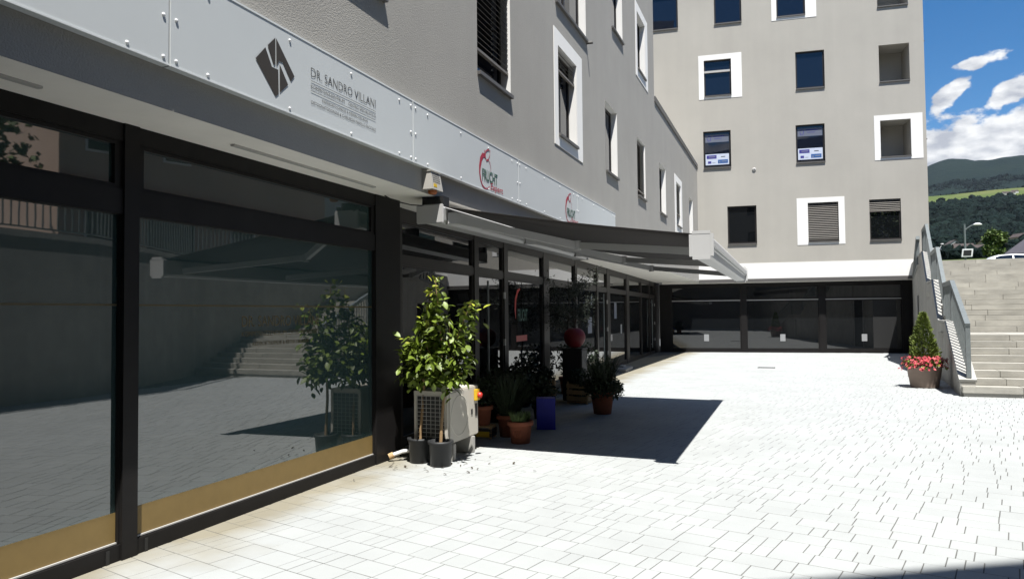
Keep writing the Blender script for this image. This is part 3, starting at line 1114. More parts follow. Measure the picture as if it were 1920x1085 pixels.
# front bar
mb = MB(AO)
prof = [(-.86, 2.15), (-.84, 2.12), (-.72, 2.12), (-.69, 2.135), (-.69, 2.205), (-.672, 2.212), (-.672, 2.232), (-.655, 2.238), (-.655, 2.29), (-.69, 2.335), (-.74, 2.345), (-.83, 2.345), (-.86, 2.33)]
mb.prism(prof, 'y', Y0 + .02, Y1 - .02)
mb.build('front_bar', 'awning_metal', AW)
for a, b in ((Y0 - .01, Y0 + .018), (Y1 - .018, Y1 + .01)):
    mb = MB(AO)
    mb.cbox(-.872, -.645, a, b, 2.095, 2.368, .03)
    mb.build('end_cap', 'awning_cap', AW)
for yr, ye, yf in ((7.22, 8.1, 7.35), (9.75, 10.65, 9.45), (12.35, 12.98, 12.2)):
    ra, el_, fr = Vector((-3.46, yr, 2.655)), Vector((-2.28, ye, 2.38)), Vector((-.87, yf, 2.2))
    mb = MB(AO)
    mb.beam(ra, el_, .05, .085)
    mb.beam(ra + Vector((-.05, -.05, .0)), ra + Vector((.06, .05, 0)), .09, .12)
    arm = mb.build('arm', 'awning_metal', AW)
    mb = MB(AO)
    mb.beam(el_ + Vector((0.03, 0.0, 0)), fr, .045, .075)
    mb.build('forearm', 'awning_metal', arm)
    mb = MB(AO)
    mb.tube([el_ + Vector((0, 0, -.055)), el_ + Vector((0, 0, .055))], .045, 14)
    mb.build('elbow', 'awning_metal', arm)
mb = MB(AO)
mb.tube([(-3.72, 7.03, 2.79), (-3.85, 6.95, 2.80), (-4.0, 6.85, 2.84), (-4.08, 6.8, 2.895)], .007, 6)
mb.build('cable', 'black', AW)

# ================================================================== HEAT PUMP BESIDE THE COLUMN
AO = (-3.64, 7.4, 0)
t = thing('heat_pump', 'beige outdoor heat pump unit with wire grille behind the lemon trees', 'heat pump', AO)
mb = MB(AO)
mb.cbox(-3.84, -3.44, 7.02, 7.83, .19, .765, .012)
mb.build('casing', 'ac', t)
mb = MB(AO)
mb.box(-3.81, -3.47, 7.012, 7.019, .23, .71)
mb.build('coil', 'ac_dark', t)
mb = MB(AO)
for i in range(7):
    x = -3.805 + i * .0545
    mb.box(x, x + .005, 7.002, 7.006, .225, .715)
for j in range(12):
    z = .23 + j * .0435
    mb.box(-3.81, -3.47, 6.997, 7.0015, z, z + .005)
mb.build('wire_grille', 'wire', t)
mb = MB(AO)
mb.box(-3.84, -3.81, 7.0, 7.019, .19, .765)
mb.box(-3.47, -3.44, 7.0, 7.019, .19, .765)
mb.box(-3.81, -3.47, 7.0, 7.019, .72, .765)
mb.box(-3.81, -3.47, 7.0, 7.019, .19, .225)
mb.build('grille_frame', 'ac', t)
mb = MB(AO)
for r_ in (.085, .13, .175, .22):
    pts = [(-3.435, 7.30 + r_ * math.cos(a * math.pi / 16), .475 + r_ * math.sin(a * math.pi / 16)) for a in range(33)]
    mb.tube(pts, .004 if r_ < .2 else .008, 5, cap=False)
mb.build('fan_ring', 'ac', t)
mb = MB(AO)
mb.cbox(-3.439, -3.432, 7.05, 7.56, .215, .74, .003)
mb.build('fan_panel', 'ac', t)
mb = MB(AO)
mb.box(-3.439, -3.434, 7.62, 7.66, .44, .50)
mb.box(-3.439, -3.434, 7.735, 7.79, .41, .55)
mb.build('type_plate', 'ink', t)
mb = MB(AO)
mb.cbox(-3.439, -3.40, 7.70, 7.80, .59, .72, .006)
sw = mb.build('switch_box', 'yellow', t)
mb = MB(AO)
mb.lathe([(.033, 0), (.033, .035), (.02, .045), (0, .046)], (0, 0, 0), 14)
kn = mb.build('switch_knob', 'red', sw)
mb_ = kn.data
for v in mb_.vertices:
    p = v.co + Vector(AO)
    v.co = Vector((-3.40 + p.z, 7.75 + p.x, .65 + p.y)) - Vector(AO)
for y in (7.11, 7.62):
    mb = MB(AO)
    mb.cbox(-3.84, -3.42, y, y + .07, 0.001, .188, .006)
    mb.build('concrete_foot', 'concrete', t)
mb = MB(AO)
mb.tube([(-3.85, 7.05, .12), (-3.98, 6.98, .10), (-4.06, 6.93, .07)], .022, 10)
mb.build('drain_hose', 'screw', t)
mb = MB(AO)
mb.tube([(-4.06, 6.93, .07), (-4.10, 6.90, .05)], .035, 10)
mb.build('hose_collar', 'wood', t)


# ================================================================== PLANTS
def leaf_mesh(name, m, l=.09, w_=.045, curl=.2):
    me = bpy.data.meshes.new(name)
    vs = []
    prof = [(0, 0), (.3, .8), (.6, 1), (.85, .55), (1, 0)]
    for u, k in prof:
        z = -curl * l * u * u
        if k == 0:
            vs.append((u * l, 0, z))
        else:
            vs += [(u * l, -w_ / 2 * k, z + .12 * w_ * k), (u * l, 0, z), (u * l, w_ / 2 * k, z + .12 * w_ * k)]
    fs = [(0, 2, 1), (0, 3, 2)]
    for a in (1, 4):
        fs += [(a, a + 1, a + 4, a + 3), (a + 1, a + 2, a + 5, a + 4)]
    fs += [(7, 8, 10), (8, 9, 10)]
    me.from_pydata(vs, [], fs)
    me.polygons.foreach_set('use_smooth', [True] * len(fs))
    me.materials.append(M[m])
    return me


LM = [leaf_mesh('leaf', 'leaf', .105, .056), leaf_mesh('leaf', 'leaf', .085, .046, .4), leaf_mesh('leaf', 'leaf_young', .082, .044, .1)]


def pot_mesh(rt, rb, h, rim=.02, rimh=.04):
    return [(0, 0.0), (rb, 0.0), (rb + (rt - rb) * (1 - rimh / h), h - rimh), (rt + rim, h - rimh), (rt + rim, h), (rt - .012, h), (rt - .02, h - .035), (0, h - .035)]


def potted_lemon(cx, cy, lean, seed, label, shoots):
    rr = random.Random(seed)
    t = thing('lemon_tree', label, 'potted tree', (cx, cy, 0), group='potted lemon trees')
    mb = MB()
    mb.lathe(pot_mesh(.125, .108, .265, .012, .03), n=28)
    mb.build('pot', 'blackpot', t)
    mb = MB()
    mb.lathe([(.108, .232), (.06, .238), (0, .24)], n=18)
    mb.build('soil', 'soil', t)
    top = Vector((lean[0], lean[1], .86))
    pts = [Vector((0, 0, .2)), Vector((lean[0] * .25 + rr.uniform(-.01, .01), lean[1] * .3, .42)), Vector((lean[0] * .6, lean[1] * .7 + .01, .65)), top]
    mb = MB()
    mb.tube(pts, [.019, .017, .016, .014], 8)
    for p_, q_ in shoots:
        a = top if p_ == 0 else pts[2]
        b = Vector(q_)
        m1 = a.lerp(b, .4) + Vector((rr.uniform(-.03, .03), rr.uniform(-.03, .03), .03))
        mb.tube([a, m1, b], [.010, .007, .0035], 6)
    mb.build('trunk', 'bark', t)
    n = 0
    for p_, q_ in shoots:
        a = top if p_ == 0 else pts[2]
        b = Vector(q_)
        L_ = (b - a).length
        k = int(15 + 40 * L_)
        for i in range(k):
            u = rr.uniform(.22, 1.0) ** .8
            young = u > .8 and b.z > 1.35
            p = a.lerp(b, u) + Vector((rr.gauss(0, 1), rr.gauss(0, 1), rr.gauss(0, .8))) * (.075 * (1.15 - u * .6))
            o_ = (p - Vector((top.x, top.y, p.z)))
            yaw = math.atan2(o_.y, o_.x) + rr.gauss(0, .9)
            pitch = rr.gauss(.25, .45) if not young else rr.gauss(-.35, .4)
            me = LM[2] if young and rr.random() < .8 else LM[rr.choice((0, 0, 1))]
            s = rr.uniform(.75, 1.2)
            if n < 299:
                share('leaf', me, t, p, (rr.gauss(0, .5), pitch, yaw), (s, s, s))
            n += 1
    # the shaded inner leaves, too many to pick apart
    mb = MB()
    for p_, q_ in shoots:
        a = top if p_ == 0 else pts[2]
        b = Vector(q_)
        for i in range(int(75 * (b - a).length) + 10):
            u = rr.uniform(.15, .92)
            p = a.lerp(b, u) + Vector((rr.gauss(0, 1), rr.gauss(0, 1), rr.gauss(0, .8))) * (.095 * (1.1 - u * .6))
            mx_ = Matrix.Translation(p) @ Matrix.Rotation(rr.uniform(0, 6.28), 4, 'Z') @ Matrix.Rotation(rr.gauss(.3, .5), 4, 'Y') @ Matrix.Rotation(rr.gauss(0, .5), 4, 'X') @ Matrix.Scale(rr.uniform(.7, 1.15), 4)
            me = LM[rr.choice((0, 1))]
            mb.add([mx_ @ v.co for v in me.vertices], [tuple(f_.vertices) for f_ in me.polygons], True)
    o = mb.build('foliage', 'leaf', t, fix=False)
    o['kind'] = 'stuff'
    return t


potted_lemon(-3.76, 6.98, (.03, .05), 5, 'left lemon tree in black pot, low dense crown against the heat pump', [
    (0, (-.15, .02, 1.22)), (0, (-.08, -.12, 1.35)), (0, (.02, .1, 1.5)), (0, (-.10, .15, 1.05)), (0, (-.17, -.05, 1.0)), (0, (.08, -.12, 1.22)), (0, (.1, .12, 1.65)), (0, (.03, -.15, .98)), (0, (.13, .02, 1.88))])
potted_lemon(-3.46, 6.88, (.02, .05), 9, 'right lemon tree in black pot, tallest with bright young shoots', [
    (0, (-.14, .05, 1.5)), (0, (-.06, .02, 1.97)), (0, (.20, .05, 1.28)), (0, (.33, .10, 1.74)), (0, (.25, .08, 1.14)), (0, (-.05, -.15, 1.15)), (0, (.05, .15, 1.35)), (0, (.27, -.02, .98)), (0, (-.14, -.05, 1.28)), (0, (.12, .0, 1.55)), (0, (.10, -.10, 1.05))])


def blades(mb, n, base_r, tip_r, h, rr, c=(0, 0, 0), w_=.006, hv=.35):
    for _ in range(n):
        a = rr.uniform(0, 2 * math.pi)
        r0 = base_r * math.sqrt(rr.random())
        r1 = r0 + tip_r * rr.uniform(.1, 1)
        hh = h * rr.uniform(1 - hv, 1)
        p0 = Vector((c[0] + r0 * math.cos(a), c[1] + r0 * math.sin(a), c[2]))
        a2 = a + rr.gauss(0, .5)
        p2 = Vector((c[0] + r1 * math.cos(a2), c[1] + r1 * math.sin(a2), c[2] + hh))
        p1 = p0.lerp(p2, .55) + Vector((0, 0, hh * .12))
        s = Vector((-math.sin(a + .6), math.cos(a + .6), 0)) * w_
        mb.add([p0 - s, p0 + s, p1 + s, p1 - s, p2], [(0, 1, 2, 3), (3, 2, 4)])


def sprig(mb, n, c, rx, rz, rr, l=.04, w_=.018):
    """small loose leaves through an ellipsoid"""
    for _ in range(n):
        d = Vector((rr.gauss(0, 1), rr.gauss(0, 1), rr.gauss(0, 1))).normalized() * (rr.random() ** .45)
        p = Vector((c[0] + d.x * rx, c[1] + d.y * rx, c[2] + d.z * rz))
        ax = Vector((rr.gauss(0, 1), rr.gauss(0, 1), rr.gauss(0, .7))).normalized()
        s = ax.cross(Vector((rr.gauss(0, 1), rr.gauss(0, 1), rr.gauss(0, 1)))).normalized()
        q = rr.uniform(.7, 1.3)
        mb.add([p, p + ax * l * .5 * q + s * w_ * q, p + ax * l * q, p + ax * l * .5 * q - s * w_ * q], [(0, 1, 2, 3)])


def potted(name, label, cat, loc, rt, rb, h, potm='terracotta', rim=.018, rimh=.05, group=None):
    t = thing(name, label, cat, loc, group=group)
    mb = MB()
    mb.lathe(pot_mesh(rt, rb, h, rim, rimh), n=28)
    mb.build('pot', potm, t)
    mb = MB()
    mb.lathe([(rt - .015, h - .034), (0, h - .028)], n=18)
    mb.build('soil', 'soil', t)
    return t


rr = random.Random(21)
t = potted('potted_plant', 'sunlit terracotta pot with short green tuft at the edge of the awning shade', 'plant pot', (-3.13, 8.42, gz(8.4)), .145, .115, .27)
mb = MB()
blades(mb, 420, .10, .07, .17, rr, (0, 0, .235), .005, .5)
o = mb.build('foliage', 'leaf_grass', t, fix=False)
o['kind'] = 'stuff'
mb = MB()
for i in range(5):
    a = -1.9 + i * .17
    mb.tube([(.137 * math.cos(a), .137 * math.sin(a), .165), (.134 * math.cos(a + .03), .134 * math.sin(a + .03), .12), (.129 * math.cos(a - .02), .129 * math.sin(a - .02), .09)], .006, 5)
mb.build('relief', 'terracotta', t)
t = potted('potted_plant', 'terracotta pot with tall wispy lavender, just behind the sunlit pot', 'plant pot', (-3.45, 8.85, gz(8.8)), .15, .12, .28)
mb = MB()
blades(mb, 500, .10, .30, .62, rr, (0, 0, .24), .005, .6)
sprig(mb, 260, (0, 0, .45), .2, .2, rr, .05, .008)
o = mb.build('foliage', 'leaf_shaded', t, fix=False)
o['kind'] = 'stuff'
tc_ = thing('wooden_crate', 'low wooden crate with yellow label carrying a terracotta pot', 'crate', (-3.74, 8.62, gz(8.6)), .1)
mb = MB()
for x in (-.16, .13):
    for y in (-.11, .08):
        mb.box(x, x + .03, y, y + .03, 0.002, .16)
mb.build('corner_posts', 'wood', tc_)
mb = MB()
mb.box(-.159, .159, -.109, .109, .145, .165)
mb.build('board', 'wood', tc_)
for z in (.02, .075):
    mb = MB()
    mb.box(-.158, .158, -.122, -.112, z + .012, z + .058)
    mb.build('slat', 'black', tc_)
    mb = MB()
    mb.box(.162, .172, -.108, .108, z + .012, z + .058)
    mb.build('slat', 'black', tc_)
mb = MB()
mb.box(-.05, .14, -.1265, -.1225, .03, .10)
mb.build('label_strip', 'yellow', tc_)
t = potted('potted_plant', 'shaded terracotta pot standing on the low wooden crate', 'plant pot', (-3.74, 8.63, gz(8.6) + .167), .13, .105, .25)
mb = MB()
sprig(mb, 500, (0, 0, .42), .2, .2, rr, .05, .02)
o = mb.build('foliage', 'leaf_shaded', t, fix=False)
o['kind'] = 'stuff'

# blue crate on its end
t = thing('plastic_crate', 'blue plastic crate stood on its end in the awning shade', 'crate', (-3.16, 9.52, gz(9.5)), R(18))
mb = MB()
mb.cbox(-.13, .13, -.02, .0, .0, .43, .006)
mb.build('crate_bottom', 'blue', t)
mb = MB()
mb.box(-.13, -.112, .001, .22, .0, .43)
mb.box(.112, .13, .001, .22, .0, .43)
mb.box(-.112, .112, .001, .22, .0, .018)
mb.box(-.112, .112, .001, .22, .412, .43)
mb.build('crate_side', 'blue', t)
mb = MB()
for x in (-.1, -.035, .03, .095):
    mb.box(x - .006, x + .006, -.027, -.0205, .02, .41)
mb.build('rib', 'blue', t)

# big pot with trailing bush at the front of the shade
t = potted('potted_plant', 'large terracotta pot with bushy trailing plant, alone at the far edge of the shade', 'plant pot', (-2.83, 11.42, gz(11.4)), .19, .14, .36)
mb = MB()
sprig(mb, 2600, (0, 0, .44), .34, .17, rr, .045, .016)
sprig(mb, 700, (0.05, 0, .36), .30, .16, rr, .045, .016)
blades(mb, 260, .16, .22, .55, rr, (0, 0, .45), .005, .6)
sprig(mb, 500, (0, 0, .72), .22, .26, rr, .04, .009)
o = mb.build('foliage', 'leaf_shaded', t, fix=False)
o['kind'] = 'stuff'

# apple sculpture on a black pedestal
t = thing('pedestal', 'black square pedestal under the big red apple', 'pedestal', (-3.78, 13.15, gz(13.1)))
mb = MB()
mb.cbox(-.19, .19, -.19, .19, 0, .95, .015)
mb.build('post_block', 'black', t)
mb = MB()
mb.cbox(-.205, .205, -.205, .205, .951, .975, .006)
mb.build('cap', 'black', t)
t = thing('apple_sculpture', 'big red apple figure with dark stalk on the black pedestal', 'sculpture', (-3.78, 13.15, gz(13.1) + .975))
mb = MB()
prof = []
for i in range(17):
    a = -math.pi / 2 + math.pi * i / 16
    r_ = .205 * math.cos(a) * (1 + .06 * math.sin(a))
    z = .195 + .2 * math.sin(a) - (.05 * max(0, 1 - r_ / .09) if a > 0 else 0)
    prof.append((max(r_, 0.0), max(z, .003)))
mb.lathe(prof, n=32)
mb.build('body', 'apple', t)
mb = MB()
mb.tube([(0, 0, .33), (.01, 0, .42), (.035, .01, .56)], [.012, .013, .017], 8)
mb.build('stalk', 'bark_dark', t)

# wooden slatted crates with plants
for (x, y, rz, lb) in ((-4.35, 13.0, .2, 'slatted wooden crate of dark plants left of the apple pedestal'), (-3.55, 12.7, -.15, 'slatted wooden crate in front of the apple pedestal')):
    t = thing('wooden_crate', lb, 'crate', (x, y, gz(y)), rz)
    for sx in (-.2, .17):
        for sy in (-.15, .12):
            mb = MB()
            mb.box(sx, sx + .03, sy, sy + .03, 0.002, .40)
            mb.build('corner_post', 'wood', t)
    for k in range(3):
        z = .06 + k * .11
        for (a, b, c, d) in ((-.2, .2, -.164, -.152), (-.2, .2, .152, .164), (-.214, -.202, -.15, .15), (.202, .214, -.15, .15)):
            mb = MB()
            mb.box(a, b, c, d, z, z + .075)
            mb.build('slat', 'wood', t)
    mb = MB()
    mb.box(-.19, .19, -.14, .14, .02, .04)
    mb.build('crate_floor', 'wood', t)
    p = thing('herb_plants', 'dark leafy plants growing in the ' + ('left slatted crate' if x < -4 else 'slatted crate before the pedestal'), 'plants', (x, y, gz(y) + .041), rz)
    mb = MB()
    sprig(mb, 700, (0, 0, .38), .22, .22, rr, .055, .02)
    blades(mb, 60, .12, .15, .5, rr, (0, 0, .0), .006)
    o = mb.build('foliage', 'leaf_shaded', p, fix=False)
    o['kind'] = 'stuff'

# nursery plants along the glass
lbl = ['bushy plant in black pot beside the shop door handle', 'leafy pepper plant in black pot left of the olive tree', 'tall leafy plant in black pot right of the olive trunk',
       'low dark plant in black pot behind the blue crate', 'spreading plant in black pot right of the apple pedestal', 'dense shrub in black pot between door and olive tree']
for i, (x, y, h_, r_) in enumerate(((-4.1, 10.0, .75, .25), (-4.35, 11.9, .85, .24), (-4.35, 14.6, .95, .26), (-3.6, 10.6, .6, .28), (-4.3, 15.8, .9, .3), (-4.2, 11.0, .7, .3))):
    t = potted('potted_plant', lbl[i], 'plant pot', (x, y, gz(y)), .13, .10, .24, 'blackpot', .01, .03, group='nursery plants along the shop glass')
    mb = MB()
    for k in range(5):
        a = k * 1.26 + i
        mb.tube([(0, 0, .2), (r_ * .3 * math.cos(a), r_ * .3 * math.sin(a), h_ * .6), (r_ * .6 * math.cos(a), r_ * .6 * math.sin(a), h_)], .005, 5)
    mb.build('stem', 'bark_dark', t)
    mb = MB()
    sprig(mb, 620, (0, 0, h_ * .66), r_, h_ * .42, rr, .07, .022)
    o = mb.build('foliage', 'leaf_shaded', t, fix=False)
    o['kind'] = 'stuff'

# olive tree
t = potted('olive_tree', 'slender dark olive tree in pot against the shop glass', 'potted tree', (-4.22, 14.25, gz(14.2)), .2, .16, .34)
mb = MB()
mb.tube([(0, 0, .3), (.02, 0, .8), (-.02, .02, 1.3), (.02, 0, 1.75), (0, 0, 2.35)], [.024, .022, .02, .016, .008], 8)
tw = random.Random(4)
ends = []
for i in range(22):
    z0 = tw.uniform(1.25, 2.2)
    a = tw.uniform(0, 6.28)
    l_ = tw.uniform(.35, .75)
    b = Vector((math.cos(a) * l_, math.sin(a) * l_ * .6, z0 + tw.uniform(-.05, .35)))
    mb.tube([(0, 0, z0), (b.x * .5, b.y * .5, z0 + .1), b], [.008, .006, .003], 5)
    ends.append((Vector((0, 0, z0)), b))
mb.build('trunk', 'bark_dark', t)
mb = MB()
for a, b in ends:
    for k in range(170):
        p = a.lerp(b, tw.uniform(.25, 1.05)) + Vector((tw.gauss(0, .06), tw.gauss(0, .06), tw.gauss(0, .07)))
        ax = Vector((tw.gauss(0, 1), tw.gauss(0, 1), tw.gauss(.3, .8))).normalized()
        s = ax.cross(Vector((tw.gauss(0, 1), tw.gauss(0, 1), tw.gauss(0, 1)))).normalized()
        l_ = tw.uniform(.05, .085)
        mb.add([p, p + ax * l_ * .5 + s * .009, p + ax * l_, p + ax * l_ * .5 - s * .009], [(0, 1, 2, 3)])
o = mb.build('foliage', 'leaf_olive', t, fix=False)
o['kind'] = 'stuff'

# stepping block by the far shop door and drain cover
t = thing('concrete_block', 'flat pale concrete slab lying by the far shop door', 'slab', (-4.5, 20.9, gz(20.9)), R(3))
mb = MB()
mb.cbox(-.16, .16, -.75, .55, .0, .10, .012)
mb.build('slab', 'concrete', t)
mb = MB()
mb.cbox(-.13, .0, -.2, .25, .101, .16, .01)
mb.build('upper_slab', 'concrete', t)
t = thing('drain_cover', 'narrow dark drain grate in the pale paving', 'drain', (-.65, 23.2, gz(23.2)))
mb = MB()
for i in range(8):
    mb.box(-.24 + i * .06, -.205 + i * .06, -.11, .11, .002, .012)
mb.box(-.25, .25, -.13, -.111, .002, .014)
mb.box(-.25, .25, .111, .13, .002, .014)
mb.build('grate', 'iron', t)

# a few dropped leaves below the lemon trees
mb = MB()
for _ in range(46):
    a, r_ = rr.uniform(0, 6.28), abs(rr.gauss(0, .55))
    x, y = -3.45 + r_ * math.cos(a), 6.9 + r_ * math.sin(a) * .8
    if x < -4.05:
        continue
    mx_ = Matrix.Translation((x, y, gz(y) + .006)) @ Matrix.Rotation(rr.uniform(0, 6.28), 4, 'Z') @ Matrix.Scale(rr.uniform(.3, .6), 4)
    me = LM[1]
    mb.add([mx_ @ v.co + Vector((0, 0, .012)) for v in me.vertices], [tuple(f_.vertices) for f_ in me.polygons])
o = mb.build('fallen_leaves', 'soil', fix=False)
tag(o, 'small dry leaves scattered on the paving below the lemon trees', kind='stuff')

# ---- flower planter beside the stairs
t = thing('flower_planter', 'big brown planter with clipped cone and red begonias by the stairs', 'planter', (2.72, 17.75, gz(17.7)))
mb = MB()
mb.lathe([(0, 0), (.27, 0), (.275, .02), (.30, .2), (.303, .205), (.308, .215), (.335, .43), (.35, .435), (.35, .47), (.32, .475), (.30, .44), (0, .44)], n=36)
mb.build('pot', 'planter', t)
fr_ = random.Random(8)
mb = MB()
for _ in range(3400):
    h_ = fr_.random() ** 1.35
    a = fr_.uniform(0, 6.283)
    lump = 1 + .16 * math.sin(a * 5 + h_ * 9) + .1 * math.sin(a * 9 - h_ * 17)
    rad = (.27 * (1 - h_) ** .8 + .015) * lump * fr_.uniform(.75, 1.05)
    p = Vector((rad * math.cos(a), rad * math.sin(a), .50 + h_ * 1.08 + fr_.uniform(-.02, .02)))
    ax = Vector((math.cos(a) * .7 + fr_.gauss(0, .25), math.sin(a) * .7 + fr_.gauss(0, .25), fr_.uniform(.3, 1.2))).normalized()
    s = ax.cross(Vector((fr_.gauss(0, 1), fr_.gauss(0, 1), fr_.gauss(0, 1)))).normalized()
    l_ = fr_.uniform(.045, .085)
    mb.add([p, p + ax * l_ * .5 + s * .016, p + ax * l_, p + ax * l_ * .5 - s * .016], [(0, 1, 2, 3)])
o = mb.build('clipped_cone', 'thuja', t, fix=False)
o['kind'] = 'stuff'
mb = MB()
mb.tube([(0, 0, .4), (0, 0, 1.3)], [.03, .012], 8)
mb.build('stem', 'bark_dark', t)
mb = MB()
mg = MB()
for _ in range(420):
    a = fr_.uniform(0, 6.283)
    rd = fr_.uniform(.2, .48)
    c = Vector((rd * math.cos(a), rd * math.sin(a), .57 + fr_.uniform(-.12, .10) - max(0, rd - .34) * .5))
    nrm = Vector((math.cos(a) * .8 + fr_.gauss(0, .3), math.sin(a) * .8 + fr_.gauss(0, .3), .7)).normalized()
    t1 = nrm.orthogonal().normalized()
    t2 = nrm.cross(t1)
    r_ = fr_.uniform(.024, .042)
    vs = [c + nrm * .004]
    for k in range(10):
        aa = k * math.pi / 5
        rr_ = r_ * (1 if k % 2 == 0 else .62)
        vs.append(c + t1 * math.cos(aa) * rr_ + t2 * math.sin(aa) * rr_ + nrm * (.012 if k % 2 == 0 else 0))
    mb.add(vs, [(0, 1 + k, 1 + (k + 1) % 10) for k in range(10)])
for _ in range(500):
    a = fr_.uniform(0, 6.283)
    rd = fr_.uniform(.1, .43)
    sprig(mg, 1, (rd * math.cos(a), rd * math.sin(a), .53 + fr_.uniform(-.1, .06)), .03, .03, fr_, .06, .024)
o = mg.build('begonia_leaves', 'leaf', t, fix=False)
o['kind'] = 'stuff'
o = mb.build('begonia_flowers', 'flower', t, fix=False)
o['kind'] = 'stuff'

# ================================================================== STAIRS
SA = Vector((3.06, 16.1, 0))
SANG = R(84.3)


def rail_x(y):
    return SA.x + (y - SA.y) * math.cos(SANG) / math.sin(SANG)


ST = bpy.data.objects.new('stairs', None)
C.objects.link(ST)
tag(ST, 'broad flight of pale stone steps rising to the street', kind='structure')
RISE, TREAD, LAND = 0.1305, 0.30, 2.0
y = 15.86
rs = random.Random(12)
XR = 7.35
core = MB()
step_y = []
for i in range(1, 25):
    z1 = RISE * i
    deep = LAND if i % 8 == 0 else TREAD
    step_y.append((y, z1))
    xl = 3.06 if i == 1 else rail_x(y) + .13
    x = xl
    cuts = [xl]
    x = xl + rs.uniform(.5, 1.5)
    while x < XR - .4:
        cuts.append(x)
        x += rs.choice((1.0, 1.2, 1.45, 1.5))
    cuts.append(XR)
    for a, b in zip(cuts[:-1], cuts[1:]):
        mb = MB()
        mb.cbox(a + .002, b - .002, y + rs.uniform(-.004, .004), y + deep + .018, z1 - RISE + .003, z1 + rs.uniform(-.002, .001), .006)
        mb.build('step_stone', 'step', ST)
    core.box(xl + .03, XR - .02, y + .02, y + deep + .03, -.3, z1 - RISE + .0005)
    y += deep
core.build('stair_core', 'concrete', ST)
YT = y - LAND + TREAD

# ---- parapet wall and railing on the left of the stairs (local x runs up the stairs, y to the left)
SW = thing('stair_wall', 'grey concrete stair parapet with sloped steps beside the flower planter', 'wall', SA, SANG)
prof = [(-.12, -.2), (-.12, .20), (2.7, 1.27), (4.7, 1.27), (6.5, 2.35), (8.6, 2.35), (10.6, 3.42), (13.2, 3.42), (17.5, 3.42), (17.5, -.4)]
mb = MB()
mb.prism(prof, 'y', -.25, 0.0)
mb.build('wall', 'concrete', SW)
mb = MB()
cop = [(-.14, .20), (2.7, 1.275), (4.72, 1.275), (6.5, 2.355), (8.62, 2.355), (10.6, 3.425), (17.4, 3.425)]
for a, b in zip(cop[:-1], cop[1:]):
    mb.beam((a[0], -.125, a[1] + .03), (b[0], -.125, b[1] + .03), .29, .05)
mb.build('coping', 'coping', SW)
mb = MB()
mb.box(12.3, 13.25, .001, .03, -.2, 2.05)
dr = mb.build('side_door', 'frame', SW)
mb = MB()
mb.box(12.22, 12.3, .001, .05, -.2, 2.1)
mb.box(13.25, 13.33, .001, .05, -.2, 2.1)
mb.build('door_jamb', 'sill_light', SW)

RL = thing('stair_railing', 'galvanised steel railing climbing the stair parapet in three flights', 'railing', SA, SANG)
rail = [(-.08, 1.27), (2.7, 2.20), (4.7, 2.20), (6.5, 3.25), (8.6, 3.25), (10.6, 4.32), (12.6, 4.32)]


def lerp_z(pl, s):
    for a, b in zip(pl[:-1], pl[1:]):
        if a[0] <= s <= b[0]:
            return a[1] + (b[1] - a[1]) * (s - a[0]) / (b[0] - a[0])
    return pl[-1][1]


for a, b in zip(rail[:-1], rail[1:]):
    mb = MB()
    mb.beam((a[0], -.15, a[1]), (b[0], -.15, b[1]), .09, .10)
    mb.build('handrail', 'galv', RL)
for s in (-.05, 2.72, 4.68, 6.52, 8.58, 10.62, 12.55):
    mb = MB()
    mb.box(s - .055, s + .055, -.19, -.11, lerp_z(cop, s) + .05, lerp_z(rail, s) - .05)
    mb.build('post', 'galv', RL)
bar = None
s = .14
while s < 12.5:
    if min(abs(s - q) for q in (2.72, 4.68, 6.52, 8.58, 10.62, 12.55)) > .09:
        z0, z1 = lerp_z(cop, s) + .045, lerp_z(rail, s) - .045
        if bar is None:
            mb = MB()
            mb.box(-.017, .017, -.010, .010, 0, 1)
            bar = mb.build('baluster', 'galv', RL)
            bar.location, bar.scale = (s, -.15, z0), (1, 1, z1 - z0)
        else:
            share('baluster', bar.data, RL, (s, -.15, z0), (0, 0, 0), (1, 1, z1 - z0))
    s += .15
# shorter railing dropping away behind the top of the stairs
a_ = SA + Vector((math.cos(SANG), math.sin(SANG), 0)) * 12.75
b_ = BBP + Vector((math.cos(SK), math.sin(SK), 0)) * 8.45 + Vector((0, -.35, 0))
a_.z, b_.z = 4.12, 2.95
RB = thing('side_railing', 'grey steel railing falling from the stair head to the shop canopy', 'railing', (a_.x, a_.y, 0))
mb = MB((a_.x, a_.y, 0))
mb.beam(a_, b_, .12, .12)
mb.build('handrail', 'galv', RB)
mb = MB((a_.x, a_.y, 0))
mb.beam(a_ - Vector((0, 0, .95)), b_ - Vector((0, 0, .12)), .08, .08)
mb.build('lower_rail', 'galv', RB)
for k in range(9):
    p = a_.lerp(b_, (k + .3) / 9)
    q = (a_ - Vector((0, 0, .95))).lerp(b_ - Vector((0, 0, .12)), (k + .3) / 9)
    mb = MB((a_.x, a_.y, 0))
    mb.box(p.x - .05, p.x + .05, p.y - .012, p.y + .012, q.z, p.z)
    mb.build('baluster', 'galv', RB)

